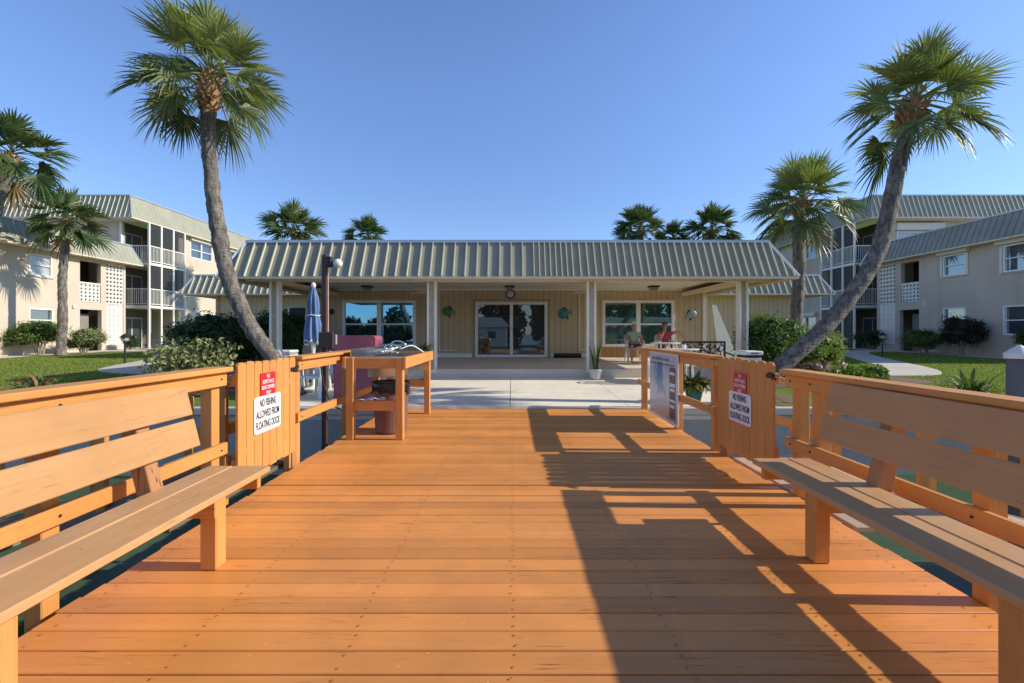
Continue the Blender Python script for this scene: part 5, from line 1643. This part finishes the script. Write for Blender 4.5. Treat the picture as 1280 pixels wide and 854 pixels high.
t = thing('white_cooler', 'white cooler with a dark lid band behind the left gate', 'cooler', (-5.05, 10.0, .12))
b_ = MB(); b_.box(-.2, .26, -.2, .2, .35, .66, .03); b_.build('body', MT['plastic'], t, world=False)
b_ = MB(); b_.box(-.19, .25, -.205, .19, .70, .74, .01); b_.build('band', MT['grey_box'], t, world=False)
b_ = MB(); b_.box(-.2, .26, -.2, .2, .745, .80, .02); b_.build('lid', MT['plastic'], t, world=False)
b_ = MB(); b_.box(-.19, .25, -.19, .19, .662, .698, .004); b_.build('rim', MT['plastic'], t, world=False)
for x in (-.15, .21):
    for y in (-.15, .15): MB().box(x - .02, x + .02, y - .02, y + .02, 0, .348).build('leg', MT['plastic'], t, world=False)
t2 = thing('white_cooler', 'white cooler with a dark lid band beside the last porch column', 'cooler', (4.98, 9.6, .10), None)
for nme, z0, z1, e_, mt_ in (('body', .02, .64, .02, 'plastic'), ('rim', .642, .678, .004, 'white'), ('band', .68, .73, .01, 'black'), ('lid', .735, .82, .02, 'plastic')):
    d_ = .03 if nme == 'lid' else 0
    MB().box(-.155 - d_, .155 + d_, -.2 - d_, .2 + d_, z0, z1, e_).build(nme, MT[mt_], t2, world=False)
MB().box(-.08, .08, -.245, -.231, .77, .79).build('handle', MT['black'], t2, world=False)

# big magenta plastic locker
t = thing('storage_locker', 'faded magenta plastic locker standing on the patio left of the cleaning table', 'locker', (-2.98, 8.75, pz(8.75)))
poly = []
for cx_, cz_, a0 in ((.335, 1.12, 0), (-.335, 1.12, 90)):
    for k in range(6): a = R(a0 + 18 * k); poly.append((cx_ + .07 * math.cos(a), cz_ + .06 * math.sin(a)))
poly += [(-.375, .02), (.375, .02)]
MB().prism(poly, (1, 0, 0), (0, 0, 1), (0, 1, 0), (0, -.22, 0), .46).build('body', MT['magenta'], t, world=False)
b_ = MB(); b_.prism([(x * .86, .1 + (z - .02) * .86) for x, z in poly], (1, 0, 0), (0, 0, 1), (0, 1, 0), (0, -.235, 0), .014); b_.build('door', MT['magenta'], t, world=False)
b_ = MB(); b_.box(-.39, .39, -.21, .23, 0, .05); b_.build('plinth', MT['magenta'], t, world=False)

# black iron bench
t = thing('iron_bench', 'black cast iron garden bench with a leafy lattice back', 'bench', (4.62, 11.0, pz(11)), None)
W_ = .50
f_ = MB()
f_.box(-W_, W_, -.01, .015, .91, .955); f_.box(-W_, W_, -.01, .015, .52, .55)
for x in (-W_, W_): f_.box(x - .02, x + .02, -.012, .02, .0, .955)
f_.build('back_frame', MT['black'], t, world=False)
l_ = MB(); rr = random.Random(6)
for i in range(9):
    x = -W_ + .06 + i * (2 * W_ - .12) / 8
    pts = [(x + .05 * math.sin(k * .9 + i), 0.0, .55 + .36 * k / 10) for k in range(11)]
    l_.tube(pts, .011, 5)
for i in range(46):
    x = rr.uniform(-W_ + .05, W_ - .05); z = rr.uniform(.58, .89); a = rr.uniform(0, PI); q = rr.uniform(.035, .06)
    u = (math.cos(a), math.sin(a)); 
    l_.prism([(x - u[0] * q, z - u[1] * q), (x + u[1] * q * .5, z - u[0] * q * .5), (x + u[0] * q, z + u[1] * q), (x - u[1] * q * .5, z + u[0] * q * .5)], (1, 0, 0), (0, 0, 1), (0, 1, 0), (0, rr.uniform(-.004, .004), 0), .008)
l_.build('lattice', MT['black'], t, world=False)
s_ = MB()
for i in range(6): s_.box(-W_ + .02, W_ - .02, -.48 + i * .08, -.42 + i * .08, .43, .455)
s_.build('seat', MT['black'], t, world=False)
for x in (-W_, W_):
    a = MB(); a.tube(catmull([(x, -.45, .0), (x, -.42, .3), (x, -.46, .45), (x, -.44, .62), (x, -.25, .66), (x, .0, .68)], .05), .018, 6); a.build('armrest', MT['black'], t, world=False)

# pots
def pot(prof, m_, t, n=28): 
    MB().lathe(prof, n=n).build('pot', m_, t, world=False, smooth=False)
def soil(t, r, z): MB().lathe([(.001, z), (r, z)], n=20, cap=False).build('soil', MT['soil'], t, world=False)
t = thing('potted_plant', 'teal pot with a leafy green plant behind the right railing', 'potted plant', (3.27, 8.22, .03))
pot([(.10, .001), (.11, .03), (.165, .24), (.175, .25), (.175, .28), (.155, .28), (.15, .24)], MT['teal'], t); soil(t, .152, .25)
shrub_leaf = MT['leaf_strap']
strap_plant('x', '', (0, 0, 0), 130, .36, .085, 9, foliage('pot_leaf', (.03, .06, .012), (.19, .22, .05), (.36, .27, .06)), .85, parent=t, base=(0, 0, .26), spread=.10)
t = thing('potted_plant', 'chalky white pot with tall sword leaves at the third column', 'potted plant', (1.82 + .22, 11.22, pz(11.22)))
pot([(.11, .001), (.13, .02), (.165, .20), (.185, .21), (.185, .26), (.16, .26), (.155, .2)], MT['pot_white'], t); soil(t, .156, .22)
rr = random.Random(12); mb = MB()
for i in range(13):
    a = rr.uniform(0, 6.28); l = rr.uniform(.45, .85); o = Vector((math.cos(a), math.sin(a), 0)); sd = Vector((-math.sin(a), math.cos(a), 0)); ln = rr.uniform(.05, .38)
    vs = []
    for k in range(6):
        f = k / 5; hw = .028 * (1 - f ** 2.2) + .002; p = o * (.05 + ln * l * f * f) + Vector((0, 0, .22 + l * f)); vs += [p - sd * hw, p + sd * hw]
    mb.add(vs, [(2 * k, 2 * k + 1, 2 * k + 3, 2 * k + 2) for k in range(5)], rr.uniform(.1, .8))
mb.build('leaves', MT['leaf_strap'], t, world=False, tint=True)
t = thing('potted_plant', 'small green fern in a black pot on a stand by the second column', 'potted plant', ((531 - CX) / F * 11.2, 11.2, pz(11.2)))
MB().lathe([(.15, .001), (.15, .02), (.02, .03), (.02, .55), (.12, .56), (.12, .58)], n=16).build('stand', MT['black'], t, world=False)
pot([(.08, .582), (.12, .74), (.13, .745), (.13, .765), (.11, .765), (.105, .72)], MT['black'], t)
strap_plant('x', '', (0, 0, 0), 60, .28, .03, 19, MT['leaf'], .75, parent=t, base=(0, 0, .74), spread=.06)
t = thing('drinking_mug', 'white mug standing on the white table on the right', 'mug', (4.05, 10.78, pz(10.9) + .782))
MB().lathe([(.035, .001), (.04, .01), (.042, .10), (.037, .10), (.034, .02), (.001, .02)], n=18).build('cup', MT['white'], t, world=False)
MB().tube([(.04, 0, .08), (.068, 0, .07), (.068, 0, .035), (.04, 0, .025)], .007, 6).build('handle', MT['white'], t, world=False)

# ------------------------------------------------------------------ people
def person(loc, rz, label, shirt, shorts, headgear, pose, sc_=1.0):
    t = thing('person', label, 'person', loc, None, rz)
    t.scale = (sc_,) * 3
    V_, E, Rd = [], [], []
    def add(p, r, par=None):
        V_.append(Vector(p)); Rd.append(r); i = len(V_) - 1
        if par is not None: E.append((par, i))
        return i
    S = .46
    pel = add((0, .06, S + .06), (.135, .115)); sp = add((0, .09, S + .22), (.130, .11), pel); chst = add((0, .10, S + .40), (.150, .115), sp); nb_ = add((0, .085, S + .505), (.085, .08), chst)
    nk = add((0, .065, S + .575), .052, nb_); h1 = add((0, .045, S + .65), (.066, .075), nk); h2 = add((0, .045, S + .735), (.072, .085), h1); h3 = add((0, .055, S + .80), (.05, .06), h2)
    hands = []
    for s in (-1, 1):
        hp = add((s * .095, .02, S + .04), .085, pel); kn = add((s * .16, -.40, S + .05), .06, hp); ca = add((s * .16, -.40, S - .12), .052, kn); an = add((s * .16, -.38, .08), .037, ca); he = add((s * .162, -.40, .04), .038, an); to = add((s * .175, -.54, .028), .03, he)
        shd = add((s * .175, .09, S + .46), .062, chst)
        el, wr, hd_dir = pose[0 if s < 0 else 1]
        mid = V_[shd].lerp(Vector(el), .5)
        u = add(mid, .058, shd); e_ = add(el, .050, u); f_ = add(Vector(el).lerp(Vector(wr), .4), .047, e_); w_ = add(wr, .032, f_)
        hd = Vector(hd_dir).normalized(); palm_ = add(Vector(wr) + hd * .06, (.036, .02), w_)
        side = hd.cross(Vector((0, -.3, 1))).normalized()
        for k in range(4):
            o = (k - 1.5) * .02; q0 = add(Vector(wr) + hd * .095 + side * o, .0095, palm_); q1 = add(Vector(wr) + hd * (.135 - abs(k - 1.3) * .006) + side * o * 1.1 + Vector((0, 0, -.008)), .0085, q0); add(Vector(wr) + hd * (.16 - abs(k - 1.3) * .01) + side * o * 1.1 + Vector((0, .006, -.022)), .007, q1)
        th = add(Vector(wr) + hd * .045 + side * .04 * -s, .011, palm_); add(Vector(wr) + hd * .085 + side * .052 * -s, .009, th)
        hands.append((hp, kn, ca, an, he, to, shd, u, e_, f_, w_))
    body = skin_mesh('body', V_, E, Rd, MT['skin'], t, 0, 1)
    # clothes: same joints, wider
    def cloth(name, idx, edges, grow, mat):
        m_ = {j: i for i, j in enumerate(idx)}
        rd = [(tuple(r + grow for r in Rd[j]) if isinstance(Rd[j], tuple) else Rd[j] + grow) for j in idx]
        return skin_mesh(name, [V_[j] for j in idx], [(m_[a], m_[b_]) for a, b_ in edges], rd, mat, t, 0, 1)
    L_, R_ = hands
    cloth('shirt', [pel, sp, chst, nb_, L_[6], L_[7], R_[6], R_[7]], [(pel, sp), (sp, chst), (chst, nb_), (chst, L_[6]), (L_[6], L_[7]), (chst, R_[6]), (R_[6], R_[7])], .018, shirt)
    cloth('shorts', [pel, L_[0], L_[1], R_[0], R_[1]], [(pel, L_[0]), (L_[0], L_[1]), (pel, R_[0]), (R_[0], R_[1])], .016, shorts)
    for q in hands:
        cloth('shoe', [q[4], q[5]], [(q[4], q[5])], .012, MT['shoe'])
    f_ = MB()
    f_.tube([(0, -.035, S + .735), (0, -.062, S + .705), (0, -.045, S + .695)], [.010, .016, .012], 8)
    for s in (-1, 1):
        f_.lathe([(.001, -.03), (.012, -.02), (.014, 0), (.012, .02), (.001, .03)], (s * .078, .05, S + .72), 8)
    f_.build('nose_and_ears', MT['skin'], body, world=False, smooth=True)
    e_ = MB()
    for s in (-1, 1): e_.lathe([(.001, -.007), (.009, 0), (.001, .007)], (s * .03, -.037, S + .738), 8)
    e_.box(-.022, .022, -.045, -.035, S + .668, S + .674)
    e_.build('eyes_and_mouth', MT['hair'], body, world=False)
    if headgear == 'cap':
        c = MB().lathe([(.096, -.01), (.098, .02), (.085, .065), (.05, .095), (.001, .105)], (0, .048, S + .775), 20, sx=.92, sy=1.06)
        c.build('cap', MT['cap'], t, world=False, smooth=True)
        b_ = MB().prism([(-.07, 0), (-.06, -.06), (-.03, -.085), (.03, -.085), (.06, -.06), (.07, 0)], (1, 0, 0), (0, 1, -.1), (0, 0, 1), (0, -.03, S + .765), .008); b_.build('cap_brim', MT['cap'], t, world=False)
    else:
        c = MB().lathe([(.088, -.09), (.097, -.03), (.099, .02), (.088, .07), (.05, .10), (.001, .11)], (0, .070, S + .755), 18, sx=.93, sy=.98)
        c.v = [(x * (1 + .05 * mnoise.noise(Vector((x, y, z)) * 30)), y + (.03 if z < S + .76 and y < .05 else 0), z) for x, y, z in c.v]
        c.build('hair', MT['hair'], t, world=False, smooth=True)
    return t
person((3.83, 14.35, FZ(14.35)), -.05, 'seated man in a white cap and pale green shirt by the right window', MT['shirt_green'], MT['shorts'], 'cap',
       [((-.25, -.02, .68), (-.10, -.22, .60), (.8, -.5, .1)), ((.25, -.02, .68), (.10, -.20, .60), (-.8, -.5, .1))], .95)
person((4.7, 14.0, FZ(14)), .1, 'seated person in a red shirt resting one hand on the chin', MT['shirt_red'], MT['denim'], 'hair',
       [((-.24, -.14, .78), (-.10, -.13, 1.02), (.35, .25, .9)), ((.46, .10, .98), (.63, -.02, .80), (.05, -.2, -1))], .95)
tb = patio_table((4.45, 13.3, FZ(13.3)), 'white patio table in front of the person in red', .42, .62)

# ------------------------------------------------------------------ camera, sun, sky
cam = bpy.data.cameras.new('camera'); co = bpy.data.objects.new('camera', cam); col.objects.link(co)
cam.sensor_width = 36; cam.lens = 16.0; cam.clip_end = 3000; cam.clip_start = .05
co.location = (0, 0, H); co.rotation_euler = (R(90), 0, 0)
cam.shift_x = -.0008; cam.shift_y = -11 / 1280
scene.camera = co
EL = R(29.3)
sd = Vector((math.cos(EL), -.025, math.sin(EL)))
sun = bpy.data.lights.new('sun', 'SUN'); so_ = bpy.data.objects.new('sun', sun); col.objects.link(so_)
sun.energy = 5.0; sun.angle = R(.55); sun.color = (1, .92, .79)
so_.rotation_euler = (-sd).to_track_quat('-Z', 'Y').to_euler()
w = bpy.data.worlds.new('World'); scene.world = w; w.use_nodes = True
nt = w.node_tree
bg = nt.nodes['Background']
sky = nt.nodes.new('ShaderNodeTexSky'); sky.sky_type = 'NISHITA'; sky.sun_disc = False
sky.sun_elevation = EL; sky.sun_rotation = R(91)
sky.air_density = 1.0; sky.dust_density = .15; sky.ozone_density = 4.0; sky.altitude = 0
mxs = nt.nodes.new('ShaderNodeMix'); mxs.data_type = 'RGBA'; mxs.blend_type = 'MULTIPLY'; mxs.inputs[0].default_value = 1
nt.links.new(sky.outputs[0], mxs.inputs[6]); mxs.inputs[7].default_value = (1.32, 1.34, 1.54, 1)
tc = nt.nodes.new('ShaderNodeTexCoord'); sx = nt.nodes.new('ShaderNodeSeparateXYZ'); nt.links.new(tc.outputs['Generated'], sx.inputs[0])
mr = nt.nodes.new('ShaderNodeFloatCurve')  # added curve dims the unseen zenith to cut fill light on the deck
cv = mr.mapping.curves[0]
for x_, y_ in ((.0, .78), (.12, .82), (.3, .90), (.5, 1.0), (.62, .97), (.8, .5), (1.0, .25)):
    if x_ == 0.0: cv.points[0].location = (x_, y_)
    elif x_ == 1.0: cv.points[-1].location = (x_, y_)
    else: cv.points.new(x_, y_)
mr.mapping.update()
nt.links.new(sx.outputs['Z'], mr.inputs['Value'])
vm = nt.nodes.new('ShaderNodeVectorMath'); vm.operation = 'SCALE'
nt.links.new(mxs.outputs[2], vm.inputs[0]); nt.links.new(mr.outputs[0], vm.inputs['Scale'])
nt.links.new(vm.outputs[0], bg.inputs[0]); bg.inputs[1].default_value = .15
scene.view_settings.view_transform = 'Standard'; scene.view_settings.look = 'None'; scene.view_settings.exposure = 0
scene.render.engine = 'CYCLES'
scene.cycles.max_bounces = 8; scene.cycles.transparent_max_bounces = 12
